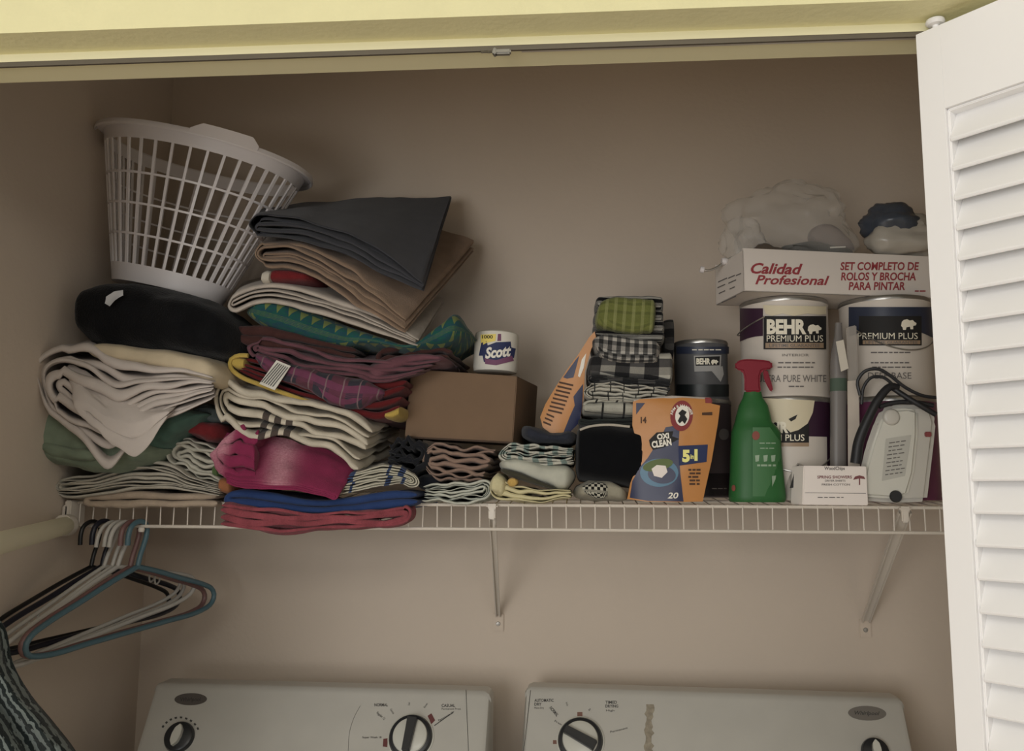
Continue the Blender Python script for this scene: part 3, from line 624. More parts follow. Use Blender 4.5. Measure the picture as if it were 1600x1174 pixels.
# ================================================================== LAUNDRY BASKET
m_bk = mat('white_basket_plastic', (.70, .66, .65), rough=.4)
bc = P(296, 351, 1.66)
MBK = Matrix.Rotation(R_(12.5), 3, 'Y')
bk = thing('laundry_basket', bc, 'white plastic slatted laundry basket tilted on top of the black blanket', 'basket')
HT = .286; RT, RB = .204, .110; SY = .66
def bp(a, h, dr=0):
    r = RB+(RT-RB)*h+dr; e = 2.1; ca, sa = math.cos(a), math.sin(a)
    x = math.copysign(abs(ca)**(2/e), ca)*r; y = math.copysign(abs(sa)**(2/e), sa)*r*SY
    p = Vector((x-.006, y, (h-.5)*HT)); return MBK @ p+bc
NA = 120
def ring(h0, h1, th, lip=0):
    mb = MB(); rows = []
    for i in range(NA):
        a = 2*math.pi*i/NA; rows.append([bp(a, h0), bp(a, h1), bp(a, h1, -th), bp(a, h0, -th)])
    return mb.grid(rows, closed_u=True, closed_v=True)
mb = ring(.91, 1.0, .003); rows = []
for i in range(NA):
    a = 2*math.pi*i/NA; rows.append([bp(a, 1.0, -.003), bp(a, 1.012, 0), bp(a, 1.012, .015), bp(a, .985, .019), bp(a, .975, .0175), bp(a, 1.0, .012), bp(a, .99, 0)])
mb.grid(rows, closed_u=True, closed_v=True); mb.build('rim', m_bk, bk)
mb = ring(0, .115, .003); rows = [[bp(2*math.pi*i/NA, 0) for i in range(NA)]]
mb.f.append(tuple(range(len(mb.v), len(mb.v)+NA))); mb.v += rows[0]; mb.build('base', m_bk, bk)
mb = MB(); NB = 38
for i in range(NB):
    a = 2*math.pi*(i+.5)/NB
    p0, p1 = bp(a, .08), bp(a, .92); q0, q1 = bp(a, .08, -.004), bp(a, .92, -.004); tn = (bp(a+.01, .5)-bp(a-.01, .5)).normalized()*.0026
    mb.prism([p0-tn, p0+tn, p1+tn, p1-tn], [q0-tn, q0+tn, q1+tn, q1-tn])
mb.build('slats', m_bk, bk, smooth=False)
mb = MB()
for h in (.305, .50, .695):
    r_ = ring(h-.0065, h+.0065, .004); mb.add(r_.v, r_.f)
mb.build('hoops', m_bk, bk)
mb = MB(); rows = []
for i in range(25):
    a = math.pi*1.5+.14+.60*i/24; e = min(1, i/4, (24-i)/4); up = .036*e
    rows.append([bp(a, .985, .004), bp(a, 1.012+up, .006), bp(a, 1.012+up, .020+.012*e), bp(a, .985, .019)])
mb.grid(rows, closed_v=True); mb.build('handle', m_bk, bk)
# ================================================================== CARTON AND TOILET PAPER
ct = thing('cardboard_carton', P(715, 688, 1.66), 'plain brown cardboard carton between the linen pile and the kitchen towels', 'box')
fr = [P(x, y, 1.625) for x, y in ((642, 577), (808, 588), (801, 692), (632, 683))]
sh_ = Vector((.030, .15, .0))
mb = MB(); mb.prism(fr, [p+sh_ for p in fr], .0015); mb.build('carton_body', mat('brown_cardboard', C_(112, 82, 54), rough=.85, bump=.1, bs=80, var=.05), ct)
mb = MB(); mb.prism([P(x, y, 1.6242) for x, y in ((633, 682), (801, 691), (801, 693.5), (632.5, 684.5))], [P(x, y, 1.627) for x, y in ((633, 682), (801, 691), (801, 693.5), (632.5, 684.5))]); mb.build('bottom_flap', mat('dark_cardboard', C_(76, 54, 38), rough=.9), ct, smooth=False)
tpc = P(775, 552, 1.70); tp = thing('toilet_paper_roll', P(775, 586, 1.70), 'wrapped toilet paper roll standing on the brown carton', 'toilet paper')
MT = Matrix.Rotation(R_(2.5), 3, 'Y'); TR = .0425
m_tp = mat('white_wrapper', C_(178, 172, 158), rough=.6, bump=.25, bs=60)
mb = MB(); mb.lathe([(.018, .030), (.024, .0385), (.036, .0395), (.0412, .036), (.0425, .030), (.0425, -.030), (.0412, -.0375), (.036, -.0395), (.01, -.0395)], tpc, 48, M=MT); mb.build('roll', m_tp, tp)
cm = cylmap(tpc.x, tpc.y, TR+.0003); cm2 = cylmap(tpc.x, tpc.y, TR+.0008); cm3 = cylmap(tpc.x, tpc.y, TR+.0012)
m_blue = mat('print_blue', C_(34, 46, 104)); m_yel = mat('print_yellow', C_(196, 172, 60)); m_pur = mat('print_purple', C_(120, 60, 100)); m_wht = mat('print_white', C_(190, 184, 170)); m_blk = mat('print_black', C_(24, 22, 22))
mb = MB(); patch(mb, [(751, 523), (775, 522), (774, 533), (760, 536), (751, 541)], cm); mb.build('yellow_print', m_yel, tp)
mb = MB(); patch(mb, [(778, 522), (783, 522), (783, 533), (777, 533)], cm); patch(mb, [(757, 560), (775, 563), (800, 556), (803, 564), (775, 571), (758, 569)], cm2); mb.build('purple_print', m_pur, tp)
mb = MB(); patch(mb, [(752, 536), (760, 533), (762, 540), (775, 535), (798, 534), (799, 543), (806, 545), (803, 560), (798, 558), (778, 566), (756, 566), (754, 556), (748, 556)], cm); mb.build('blue_print', m_blue, tp)
mb = MB(); ptext(mb, 'Scott', 758, 560, 800, 16, cm3, .04, .35, -.10); mb.build('lettering', m_wht, tp)
mb = MB(); ptext(mb, '1000', 753, 529, 770, 5, cm2, .02, 0); mb.build('roll_count', m_blk, tp)
# ================================================================== DETERGENT POUCHES
m_or = mat('pouch_orange', C_(178, 106, 34), rough=.35, bump=.3, bs=40); m_dblue = mat('pouch_blue', C_(30, 38, 88), rough=.35); m_pred = mat('print_red', C_(150, 38, 40)); m_gre = mat('print_green', C_(84, 104, 50)); m_lb = mat('print_light_blue', C_(44, 104, 140), rough=.35)
def pouch_map(cx, cy, hx, hy, Y, dep, off=0):
    def f(px, py):
        a = min(1, abs(px-cx)/hx); b = (py-cy)/hy; b = max(-1, min(1, b))
        prof = (1-a*a)**.6*(.25+.75*((b+1)/2)**.6)
        g = noise.noise(Vector((px*.03, py*.022, 3)))*.0025
        return P(px, py, Y-dep*prof-g*(1-a)-off)
    return f
po = thing('detergent_pouch', P(1052, 785, 1.65), 'orange and blue detergent pouch standing upright at the shelf front', 'pouch')
out = [(989, 628), (1000, 624), (1060, 621), (1105, 624), (1112, 631), (1125, 634), (1122, 660), (1112, 720), (1103, 760), (1098, 784), (1060, 785), (1010, 784), (980, 780), (985, 755), (993, 735), (1003, 722), (1004, 706), (993, 684), (988, 665)]
fn = pouch_map(1052, 704, 78, 82, 1.618, .026)
mb = MB(); patch(mb, out, fn, 7); mb.build('front_panel', m_or, po)
fnb = lambda x, y: P(x, y, 1.622)+Vector((0, .02*max(0, (y-625)/160.), 0))
mb = MB(); patch(mb, out, fnb, 9); n_ = len(out)
rowa = [fn(*p) for p in out]; rowb = [fnb(*p) for p in out]; mb.grid([rowa, rowb], closed_v=True); mb.build('back_panel', m_or, po)
fo = lambda o: pouch_map(1052, 704, 78, 82, 1.618, .026, o)
mb = MB(); patch(mb, [(1040, 668), (1062, 664), (1060, 700), (1063, 740), (1068, 784), (1012, 783), (984, 778), (988, 752), (1000, 730), (1012, 716), (1022, 700), (1030, 690)], fo(.0008), 6); patch(mb, [(994, 630), (1008, 630), (1000, 640), (994, 648)], fo(.0008)); mb.build('blue_print', m_dblue, po)
mb = MB(); patch(mb, [(1060, 697), (1106, 695), (1104, 722), (1061, 728)], fo(.0012)); mb.build('claim_panel', mat('claim_blue', C_(30, 46, 104)), po)
mb = MB(); patch(mb, ell(1030, 739, 30, 22), fo(.0014)); mb.build('swirl', m_lb, po)
mb = MB(); patch(mb, ell(1034, 742, 22, 14, rot=.1), fo(.0018)); mb.build('swirl_center', m_dblue, po)
mb = MB(); patch(mb, ell(1028, 727, 24, 9, rot=-.2), fo(.0022)); mb.build('green_capsule', m_gre, po)
mb = MB(); patch(mb, [(1018, 733), (1026, 727), (1040, 728), (1043, 738), (1034, 747), (1022, 744)], fo(.0028)); mb.build('white_capsule', mat('capsule_white', C_(190, 180, 172)), po)
mb = MB(); patch(mb, ell(1065, 650, 17.5, 24, rot=.1), fo(.0012)); mb.build('emblem_ring', m_pred, po)
mb = MB(); patch(mb, ell(1066, 650, 11, 16, rot=.1), fo(.0018)); ptext(mb, 'ARM & HAMMER', 0, 0, 40, 4, fo(.002), .02, arc=(1065, 650, 14, -1.5, 1.5)); mb.build('emblem_disc', m_wht, po)
mb = MB(); patch(mb, [(1059, 658), (1063, 650), (1060, 646), (1066, 640), (1073, 644), (1070, 649), (1074, 655), (1070, 663), (1066, 658), (1062, 662)], fo(.0024), 4); mb.build('emblem_arm', m_blk, po)
mb = MB(); patch(mb, [(1014, 688), (1026, 676), (1052, 674), (1050, 682), (1061, 686), (1050, 692), (1038, 699), (1020, 703), (1016, 697)], fo(.0022)); mb.build('logo_ground', m_blk, po)
mb = MB(); ptext(mb, 'OXI', 1027, 687, 1046, 8, fo(.0030), .05, 0, -.12); ptext(mb, 'CLEAN', 1019, 700, 1050, 9.5, fo(.0030), .05, 0, -.15); mb.build('logo_lettering', m_wht, po)
mb = MB(); ptext(mb, '5', 1066, 721, 1078, 17, fo(.0022), .06); ptext(mb, 'in', 1079, 717, 1084, 7, fo(.0022), .03); ptext(mb, '1', 1085, 719, 1090, 16, fo(.0022), .06); mb.build('claim_lettering', mat('claim_yellow', C_(200, 190, 90)), po)
mb = MB(); ptext(mb, '14', 1001, 661, 1010, 9, fo(.0012), .04); lines(mb, 1075, 1096, [733+5.5*k for k in range(5)], 3, fo(.0012), 4); patch(mb, [(1097, 645), (1113, 644), (1113, 649), (1097, 649)], fo(.0012)); mb.build('fine_print', mat('print_brown', C_(84, 46, 20)), po)
mb = MB(); ptext(mb, '20', 1043, 779, 1060, 9, fo(.0022), .02, .2); mb.build('weight_print', m_wht, po)
mb = MB(); a = P(990, 627, 1.617); b = P(1108, 624, 1.617); mb.tube([a, P(1050, 621, 1.614), b], .0032, 8); mb.build('zip_top', mat('pouch_white', C_(150, 140, 130), rough=.4), po)
mb = MB(); mb.box(P(1106, 627, 1.615), (.014, .008, .012), .002); mb.build('slider', m_pred, po)
p2 = thing('detergent_pouch', P(868, 682, 1.68), 'half-hidden orange detergent pouch leaning left of the kitchen towel stack', 'pouch')
out2 = [(929, 518), (920, 528), (905, 552), (888, 575), (868, 605), (852, 632), (844, 652), (848, 668), (862, 678), (878, 682), (890, 676), (898, 668), (906, 660), (912, 620), (914, 580), (924, 545), (932, 530)]
f2 = lambda o: (lambda px, py: P(px, py, 1.655-.014*math.sqrt(max(0, 1-((px-(932-(py-518)*.42))/42)**2))-o))
mb = MB(); patch(mb, out2, f2(0), 7); bk2 = [P(x, y, 1.662) for x, y in out2]; mb.grid([[f2(0)(*p) for p in out2], bk2], closed_v=True); mb.build('front_panel', m_or, p2)
mb = MB(); patch(mb, [(911, 600), (896, 620), (898, 634), (890, 652), (882, 672), (878, 682), (890, 676), (906, 660), (910, 630)], f2(.0008), 5); patch(mb, [(892, 573), (900, 562), (905, 556), (896, 590), (886, 592), (880, 590)], f2(.0008), 5); mb.build('blue_print', m_dblue, p2)
mb = MB()
for k in range(11):
    y = 596+k*6.2; x = 884-(y-590)*.40; wd = 22 if k < 8 else 12; q = f2(.001); mb.add([q(x-8, y), q(x-8+wd, y+5), q(x-8+wd, y+8), q(x-8, y+3)], [(0, 1, 2, 3)])
mb.build('fine_print', MATS['print_brown'], p2, smooth=False)
mb = MB(); patch(mb, [(909, 562), (916, 552), (912, 575), (906, 590), (903, 588)], f2(.0012), 5); mb.build('white_print', m_wht, p2)
# ================================================================== PAINT CANS
m_tin = mat('can_tin', (.45, .44, .42), rough=.3, metal=.9)
def can(name, cx, Yc, z0, r, h, label, bodymat, group='paint cans on the wire shelf'):
    c = P(cx, 700, Yc); o = thing(name, (c.x, c.y, z0), label, 'paint can', group); c = Vector((c.x, c.y, z0))
    mb = MB(); mb.lathe([(r-.003, .0), (r, .001), (r, .005), (r-.0012, .007), (r-.0012, h-.010), (r, h-.008)], c, 72); mb.build('can_body', bodymat, o)
    mb = MB(); mb.lathe([(r, h-.008), (r+.0005, h-.004), (r-.001, h), (r-.006, h), (r-.008, h-.005), (r-.016, h-.005), (r-.018, h-.001), (.01, h-.001)], c, 72); mb.build('lid', m_tin, o)
    return o, c
def pylab(mb, x0, x1, y0, y1, fn): return patch(mb, [(x0, y0), (x1, y0), (x1, y1), (x0, y1)], fn, 5)
def zy(c, r, z, px=None):
    p = Vector((c.x*(1-r/c.length if 0 else 1), c.y-r, z))-CAM; v = RM.transposed() @ p; return 587-F*v.y/-v.z
m_cwhite = mat('can_label_white', C_(168, 158, 146), rough=.5); m_purp = mat('can_label_purple', C_(62, 28, 56), rough=.4); m_cblue = mat('can_label_blue', C_(38, 48, 76), rough=.4); m_cgrey = mat('can_label_charcoal', C_(80, 80, 82), rough=.4, spec=.3)
m_cdark = mat('can_label_brown_black', C_(74, 62, 64), rough=.4); m_bronze = mat('print_bronze', C_(140, 112, 82), rough=.4); m_pink = mat('can_label_magenta', C_(120, 44, 86), rough=.4); m_drip = mat('dried_paint', C_(172, 160, 128), rough=.5, bump=.4, bs=60); m_cream = mat('print_cream', C_(190, 182, 160)); m_pg = mat('print_mid_grey', C_(96, 90, 86))
BEAR = [(0, 10), (1, 4), (4, 1), (9, 0), (13, 2), (17, 1), (20, 4), (23, 6), (22, 9), (18, 10), (18, 15), (14, 15), (13, 11), (8, 12), (7, 16), (3, 16), (2, 12)]
def bear(mb, x, y, s, fn): return patch(mb, [(x+a*s, y+b*s) for a, b in BEAR], fn, 4)
def handle(o, c, r, z, sag, y0=None, m=m_tin, a0=200, a1=340):
    pts = []
    for i in range(25):
        t = i/24; a = R_(a0+(a1-a0)*t); pts.append(c+Vector((math.cos(a)*(r+.004), math.sin(a)*(r+.004), z-c.z-sag*math.sin(math.pi*t))))
    mb = MB(); mb.tube(pts, .0013, 6); mb.build('bail_handle', m, o)
R1 = .083; H1 = .187
zA = deck(1.76); zB = zA+H1+.001
# lower left gallon
g1, c1 = can('paint_can', 1231, 1.745, zA, R1, H1, 'gallon paint can with paint-smeared label standing on the shelf behind the green sprayer', m_purp)
f1 = cylmap(c1.x, c1.y, R1, .0005); f1b = cylmap(c1.x, c1.y, R1, .0011); f1c = cylmap(c1.x, c1.y, R1, .0017)
mb = MB(); patch(mb, [(1165, 676), (1180, 668), (1190, 680), (1292, 683), (1293, 778), (1164, 778)], f1, 5); mb.build('white_label', m_cwhite, g1)
mb = MB(); pylab(mb, 1192, 1264, 662, 698, f1b); mb.build('brand_panel', m_blk, g1)
mb = MB(); pylab(mb, 1196, 1264, 692, 698, f1c); mb.build('gold_strip', m_bronze, g1)
mb = MB(); ptext(mb, 'M PLUS', 1212, 689, 1257, 10, f1c, .01); ptext(mb, 'HR', 1205, 676, 1232, 16, cylmap(c1.x, c1.y, R1, .0026), .05); mb.build('lettering', m_cream, g1)
mb = MB(); patch(mb, [(1188, 622), (1273, 626), (1270, 645), (1262, 662), (1248, 672), (1235, 676), (1226, 668), (1212, 660), (1200, 664), (1190, 652)], f1c, 5); mb.build('paint_smear', m_drip, g1)
mb = MB(); patch(mb, [(1232, 655), (1246, 648), (1243, 655), (1236, 659)], cylmap(c1.x, c1.y, R1, .0024)); mb.build('scratches', m_blk, g1)
handle(g1, c1, R1, zA+.105, .055)
# upper left gallon
g2, c2 = can('paint_can', 1231, 1.742, zB, R1, H1, 'gallon paint can with white label and paint drips, directly under the roller set box', m_cwhite)
f2_, f2b, f2c = (cylmap(c2.x, c2.y, R1, o) for o in (.0005, .0011, .0017))
mb = MB(); patch(mb, [(1156, 482), (1192, 482), (1192, 525), (1180, 526), (1168, 529), (1156, 534)], f2_, 5); mb.build('purple_label', m_purp, g2)
mb = MB(); pylab(mb, 1193, 1291, 494, 546, f2b); mb.build('brand_panel', m_blk, g2)
mb = MB(); pylab(mb, 1196, 1287, 536, 544, f2c); mb.build('gold_strip', m_bronze, g2)
mb = MB(); ptext(mb, 'BEHR', 1198, 521, 1260, 21, f2c, .05); ptext(mb, 'PREMIUM PLUS', 1198, 534, 1286, 10, f2c, .0); bear(mb, 1262, 507, .95, f2c); mb.build('lettering', m_cream, g2)
mb = MB(); ptext(mb, 'LIFETIME GUARANTEE', 1202, 542.5, 1281, 5, cylmap(c2.x, c2.y, R1, .0022), .01); ptext(mb, 'INTERIOR', 1222, 557, 1264, 4, f2_, 0); lines(mb, 1214, 1274, [566, 573], 2, f2_, 5); ptext(mb, 'ULTRA PURE WHITE', 1184, 597, 1291, 11, f2_, 0); lines(mb, 1230, 1256, [603], 2, f2_, 6); mb.build('fine_print', m_pg, g2)
mb = MB(); patch(mb, [(1192, 477), (1291, 479), (1291, 491), (1280, 492), (1262, 490), (1240, 494), (1222, 490), (1206, 494), (1196, 490)], cylmap(c2.x, c2.y, R1, .0016), 5); mb.build('paint_drips', m_drip, g2)
handle(g2, c2, R1, zB+.15, .02, a0=120, a1=235)
# right hand stack
g3, c3 = can('paint_can', 1392, 1.742, zA, R1, H1, 'gallon paint can with magenta label standing behind the steam iron', m_pink)
g4, c4 = can('paint_can', 1392, 1.742, zB, R1, H1, 'gallon paint can with navy label and looped wire handle, stacked behind the iron', m_cwhite)
f4, f4b, f4c = (cylmap(c4.x, c4.y, R1, o) for o in (.0005, .0011, .0017))
mb = MB(); patch(mb, [(1326, 480), (1458, 480), (1458, 528), (1440, 520), (1400, 514), (1360, 516), (1326, 526)], f4, 5); mb.build('blue_label', m_cblue, g4)
mb = MB(); pylab(mb, 1342, 1440, 494, 540, f4b); mb.build('brand_panel', m_blk, g4)
mb = MB(); pylab(mb, 1348, 1438, 532, 538, f4c); mb.build('gold_strip', m_bronze, g4)
mb = MB(); ptext(mb, 'PREMIUM PLUS', 1340, 530, 1434, 10, f4c, .0); bear(mb, 1408, 499, 1.05, f4c); mb.build('lettering', m_cream, g4)
mb = MB(); ptext(mb, 'LIFETIME GUARANTEE', 1352, 537.5, 1434, 4.5, cylmap(c4.x, c4.y, R1, .0022), .01); lines(mb, 1360, 1424, [550, 566, 573], 2, f4, 8); ptext(mb, 'DEEP BASE', 1356, 592, 1424, 10, f4, 0); mb.build('fine_print', m_pg, g4)
handle(g4, c4, R1, zB+.128, .045, a0=215, a1=345)
# charcoal gallon with the quart on it
g5, c5 = can('paint_can', 1077, 1.79, zA+.003, R1, H1, 'dark charcoal gallon can half hidden behind the front orange pouch', m_cdark)
f5 = cylmap(c5.x, c5.y, R1, .0006)
mb = MB(); pylab(mb, 1100, 1141, 740, 775, f5); mb.build('lower_band', mat('can_band_black', C_(36, 28, 32), rough=.4), g5)
mb = MB(); patch(mb, ell(1131, 679, 8, 9), f5); mb.build('emblem', m_pg, g5)
mb = MB(); lines(mb, 1112, 1136, [763], 1.5, cylmap(c5.x, c5.y, R1, .0012), 3); mb.build('fine_print', m_pg, g5)
QR = .0535; QH = .118; zq = zA+.003+H1+.001
g6, c6 = can('small_paint_can', 1098, 1.79, zq, QR, QH, 'small charcoal quart paint can standing on the dark gallon', m_cgrey)
f6, f6b, f6c = (cylmap(c6.x, c6.y, QR, o) for o in (.0005, .0011, .0017))
mb = MB(); pylab(mb, 1057, 1139, 542, 553, f6); mb.build('top_band', m_cblue, g6)
mb = MB(); pylab(mb, 1057, 1139, 601, 620, f6); mb.build('lower_band', mat('can_band_green_black', C_(26, 34, 36), rough=.4), g6)
mb = MB(); patch(mb, [(1084, 556), (1127, 555), (1126, 580), (1085, 581)], f6); patch(mb, [(1112, 580), (1129, 572), (1131, 585), (1126, 597)], f6); mb.build('label_frame', mat('print_silver', C_(132, 130, 126)), g6)
mb = MB(); patch(mb, [(1086, 558), (1125, 557), (1124, 571), (1087, 572)], f6b); mb.build('brand_panel', m_blk, g6)
mb = MB(); ptext(mb, 'BEHR', 1088, 569, 1110, 8.5, f6c, .05); bear(mb, 1111, 562, .5, f6c); lines(mb, 1080, 1130, [546], 1.6, f6b, 11); mb.build('lettering', m_cream, g6)
# ================================================================== ROLLER SET BOX AND BAGS
m_bx = mat('white_box_card', C_(176, 166, 156), rough=.6); m_rp = mat('print_coral_red', C_(166, 40, 48))
bfl = P(1163, 470, 1.625); zb0 = zB+H1+.0015; bfl.z = zb0
dirf = Vector((.955, .21, 0)).normalized(); dirs = Vector((-.26, .965, 0)).normalized(); BW, BD, BH = .37, .125, .081
bx = thing('roller_set_box', bfl, 'open white cardboard box with red Spanish lettering on top of the paint cans', 'box')
def bq(a, b, h): return bfl+dirf*a+dirs*b+Vector((0, 0, h))
mb = MB(); th = .002
for (a0, a1, b0, b1, h0, h1) in ((0, BW, 0, th, 0, BH), (0, BW, BD-th, BD, 0, BH), (0, th, 0, BD, 0, BH-.004), (BW-th, BW, 0, BD, 0, BH), (0, BW, 0, BD, 0, th)):
    mb.prism([bq(a0, b0, h0), bq(a1, b0, h0), bq(a1, b0, h1), bq(a0, b0, h1)], [bq(a0, b1, h0), bq(a1, b1, h0), bq(a1, b1, h1), bq(a0, b1, h1)], .0004, 1)
mb.build('tray', m_bx, bx, smooth=False)
fb_ = planemap(bq(0, 0, 0), dirf.cross(Vector((0, 0, 1))))
mb = MB(); ptext(mb, 'Calidad', 1173, 427, 1254, 16, fb_, .028, .3, .02); ptext(mb, 'Profesional', 1180, 444, 1296, 14, fb_, .022, .3, .012); mb.build('script_lettering', m_rp, bx)
mb = MB(); ptext(mb, 'SET COMPLETO DE', 1313, 422, 1436, 12, fb_, .026, .12); ptext(mb, 'ROLOS Y BROCHA', 1314, 438, 1431, 12, fb_, .026, .12); ptext(mb, 'PARA PINTAR', 1326, 453, 1414, 12, fb_, .026, .12); lines(mb, 1428, 1450, [454], 2, fb_, 9); mb.build('block_lettering', m_rp, bx)
fs_ = planemap(bq(0, 0, 0), dirs.cross(Vector((0, 0, 1))))
mb = MB()
for (x, y, L) in ((1122, 440, 14), (1138, 434, 10), (1121, 449, 12), (1138, 442, 12), (1123, 458, 10), (1140, 451, 8), (1150, 430, 8), (1128, 472, 22)):
    mb.add([fs_(x, y), fs_(x+L, y-L*.45), fs_(x+L, y-L*.45+1.8), fs_(x, y+1.8)], [(0, 1, 2, 3)])
mb.build('side_print', m_pg, bx, smooth=False)
rf = thing('paint_roller', bq(.0, .09, BH), 'bare metal paint roller end poking out left of the white box', 'paint roller')
mb = MB(); mb.tube(dens([P(x, y, 1.70) for x, y in ((1096, 420), (1104, 423), (1118, 419), (1140, 404), (1160, 399))], 16), .0022, 8); mb.build('wire', m_tin, rf)
mb = MB(); mb.tube([P(1094, 421, 1.70), P(1100, 422, 1.70)], .0065, 12); mb.build('end_cap', m_bk, rf)
mb = MB(); pillow(mb, [(1128, 412), (1134, 413), (1139, 410)], [(1127, 403), (1133, 402), (1138, 404)], Yf=1.69, Yb=1.71, amp=0, nu=12, nv=14); mb.build('clip', m_bk, rf)
rl = cloth('roller_cover', cloth_mat('dark_green_grey_nap', (62, 64, 60), bump=.8), 'dark grey-green fuzzy roller cover lying in the white box', 'paint roller', [Pi([(1215, 404), (1270, 406), (1335, 406)], [(1218, 384), (1260, 376), (1335, 388)], Yf=1.70, Yb=1.745, seed=70, amp=.002, taper=.1)], 'painting tools in the white box')
cloth('paint_tray_cloth', cloth_mat('tan_brush', (92, 76, 60), bump=.5), 'tan crumpled wrapping at the left end inside the white box', 'wrapping', [Pi([(1172, 404), (1200, 404), (1225, 404)], [(1170, 388), (1195, 378), (1228, 388)], Yf=1.65, Yb=1.70, seed=71, amp=.004, freq=60, crease=.005, taper=.2)], 'painting tools in the white box')
wt = cloth('roller_cover', cloth_mat('pale_grey_plastic_part', (112, 98, 92), bump=.1), 'pale grey roller sleeve rising above the middle of the white box', 'paint roller', [Pi([(1262, 372), (1300, 386), (1338, 392)], [(1272, 350), (1300, 350), (1336, 380)], Yf=1.70, Yb=1.74, seed=72, amp=.002, taper=.2)], 'painting tools in the white box')
mb = MB(); mb.tube([P(1297, 387, 1.697), P(1321, 386, 1.697)], .0016, 8); mb.build('bright_edge', m_wht, wt)
def film(name, col, a, rough=.25):
    m = mat(name, col, rough=rough, bump=.6, bs=30, alpha=a); return m
def crumple(mb, cx, cy, rx, ry, Y, ry_d, seed, amp=.02, freq=14, nu=44, nv=30):
    c = P(cx, cy, Y); sx = rx/F*Y; sz = ry/F*Y; rows = []
    for i in range(nv+1):
        ph = math.pi*i/nv; row = []
        for j in range(nu):
            a = 2*math.pi*j/nu; d = Vector((math.sin(ph)*math.cos(a), math.sin(ph)*math.sin(a), math.cos(ph)))
            g = 1+(noise.noise(d*1.3+Vector((seed, 0, 0)))*1.6-abs(noise.noise(d*3.1+Vector((0, seed, 0))))*.9+noise.noise(d*8+Vector((0, 0, seed)))*.12+.2)*amp*6
            row.append(c+Vector((d.x*sx*g, d.y*ry_d*g, d.z*sz*g)))
        rows.append(row)
    return mb.grid(rows, closed_v=True)
mb = MB(); crumple(mb, 1240, 350, 92, 66, 1.72, .05, 3.3, .05); crumple(mb, 1165, 385, 36, 40, 1.70, .03, 6.1, .05)
bb_ = mb.build('plastic_bag', film('clear_bag_film', (.72, .68, .62), .22), ang=60); meta(bb_, 'clear crumpled plastic bag rising from the white box', 'bag')
mb = MB(); crumple(mb, 1412, 372, 58, 38, 1.72, .045, 9.4, .03); wb = mb.build('plastic_bag', film('milky_bag_film', C_(150, 142, 128), .8), ang=60); meta(wb, 'milky white plastic bag with blue print at the right end of the box', 'bag')
mb = MB(); crumple(mb, 1393, 348, 44, 30, 1.715, .042, 12.2, .03); mb.build('blue_portion', film('blue_bag_film', C_(58, 68, 84), .85), wb, ang=60)
# ================================================================== SPRAYER, CARD BOX, BRUSH SLEEVE, IRON
def vloft(mb, secs, Y, dr, n=32, e=2.4):
    rows = []
    for cx, y, hw in secs:
        c = P(cx, y, Y); h = hw/F*Y; row = []
        for k in range(n):
            a = 2*math.pi*k/n; ca, sa = math.cos(a), math.sin(a)
            row.append(c+Vector((math.copysign(abs(ca)**(2/e), ca)*h, math.copysign(abs(sa)**(2/e), sa)*h*dr, 0)))
        rows.append(row)
    mb.grid(rows, closed_v=True); o = len(mb.v)-len(rows)*n
    mb.f.append(tuple(o+k for k in range(n))[::-1]); mb.f.append(tuple(o+(len(rows)-1)*n+k for k in range(n))); return mb
m_grn = mat('green_plastic', C_(30, 100, 38), rough=.4, spec=.25); m_rplas = mat('red_plastic', C_(150, 22, 40), rough=.5, spec=.2)
sp = thing('spray_bottle', P(1182, 784, 1.65), 'green spray bottle with a red trigger head', 'spray bottle')
mb = MB(); vloft(mb, [(1176, 613, 13), (1176, 622, 15), (1177, 634, 22), (1177, 650, 26), (1177, 660, 28), (1179, 666, 32), (1181, 676, 37), (1181, 700, 38), (1182, 740, 40), (1183, 775, 42.5), (1183, 782, 42), (1183, 785, 40)], 1.65, .6); mb.build('bottle', m_grn, sp, ang=50)
hf = 1.65-.6*38/F*1.65
fl = lambda px, py: P(px, py, 1.6485-.6*1.65/F*(40*max(0, 1-min(1, abs(px-1182)/41)**2.4)**(1/2.4))-.0008)
mb = MB(); patch(mb, [(1176, 668), (1203, 668), (1219, 690), (1222, 776), (1176, 776)], fl, 5); mb.build('front_label', mat('label_green', C_(46, 110, 52), rough=.4), sp)
fl2 = lambda px, py: fl(px, py)+Vector((0, -.0008, 0))
mb = MB(); patch(mb, ell(1181, 681, 6, 7), fl2); patch(mb, ell(1143+3, 763, 3, 5), fl2); mb.build('red_print', mat('print_dull_red', C_(140, 60, 46)), sp)
mb = MB(); lines(mb, 1186, 1212, [692, 700], 1.5, fl2, 21); lines(mb, 1180, 1212, [726], 3, fl2, 22)
for x in (1183, 1196, 1208): patch(mb, [(x-3.5, 712), (x+3.5, 711), (x+2.5, 721), (x-2.5, 722)], fl2)
patch(mb, [(1206, 744), (1216, 743), (1217, 771), (1207, 772)], fl2); mb.build('pale_print', mat('print_pale_green', C_(120, 146, 118)), sp)
hd = [(1150, 566), (1158, 562), (1170, 561), (1196, 563), (1205, 565), (1208, 571), (1206, 577), (1196, 578), (1190, 580), (1187, 590), (1188, 606), (1190, 613), (1163, 613), (1163, 590), (1160, 580), (1150, 578), (1147, 572)]
mb = MB(); mb.prism([P(x, y, 1.638) for x, y in hd], [P(x, y, 1.664) for x, y in hd], .003, 3); mb.build('spray_head', m_rplas, sp, ang=50)
tg_ = [(1192, 579), (1199, 578), (1202, 588), (1206, 600), (1208, 611), (1204, 613), (1199, 604), (1194, 594)]
mb = MB(); mb.prism([P(x, y, 1.643) for x, y in tg_], [P(x, y, 1.657) for x, y in tg_], .002, 2); mb.build('trigger', m_rplas, sp)
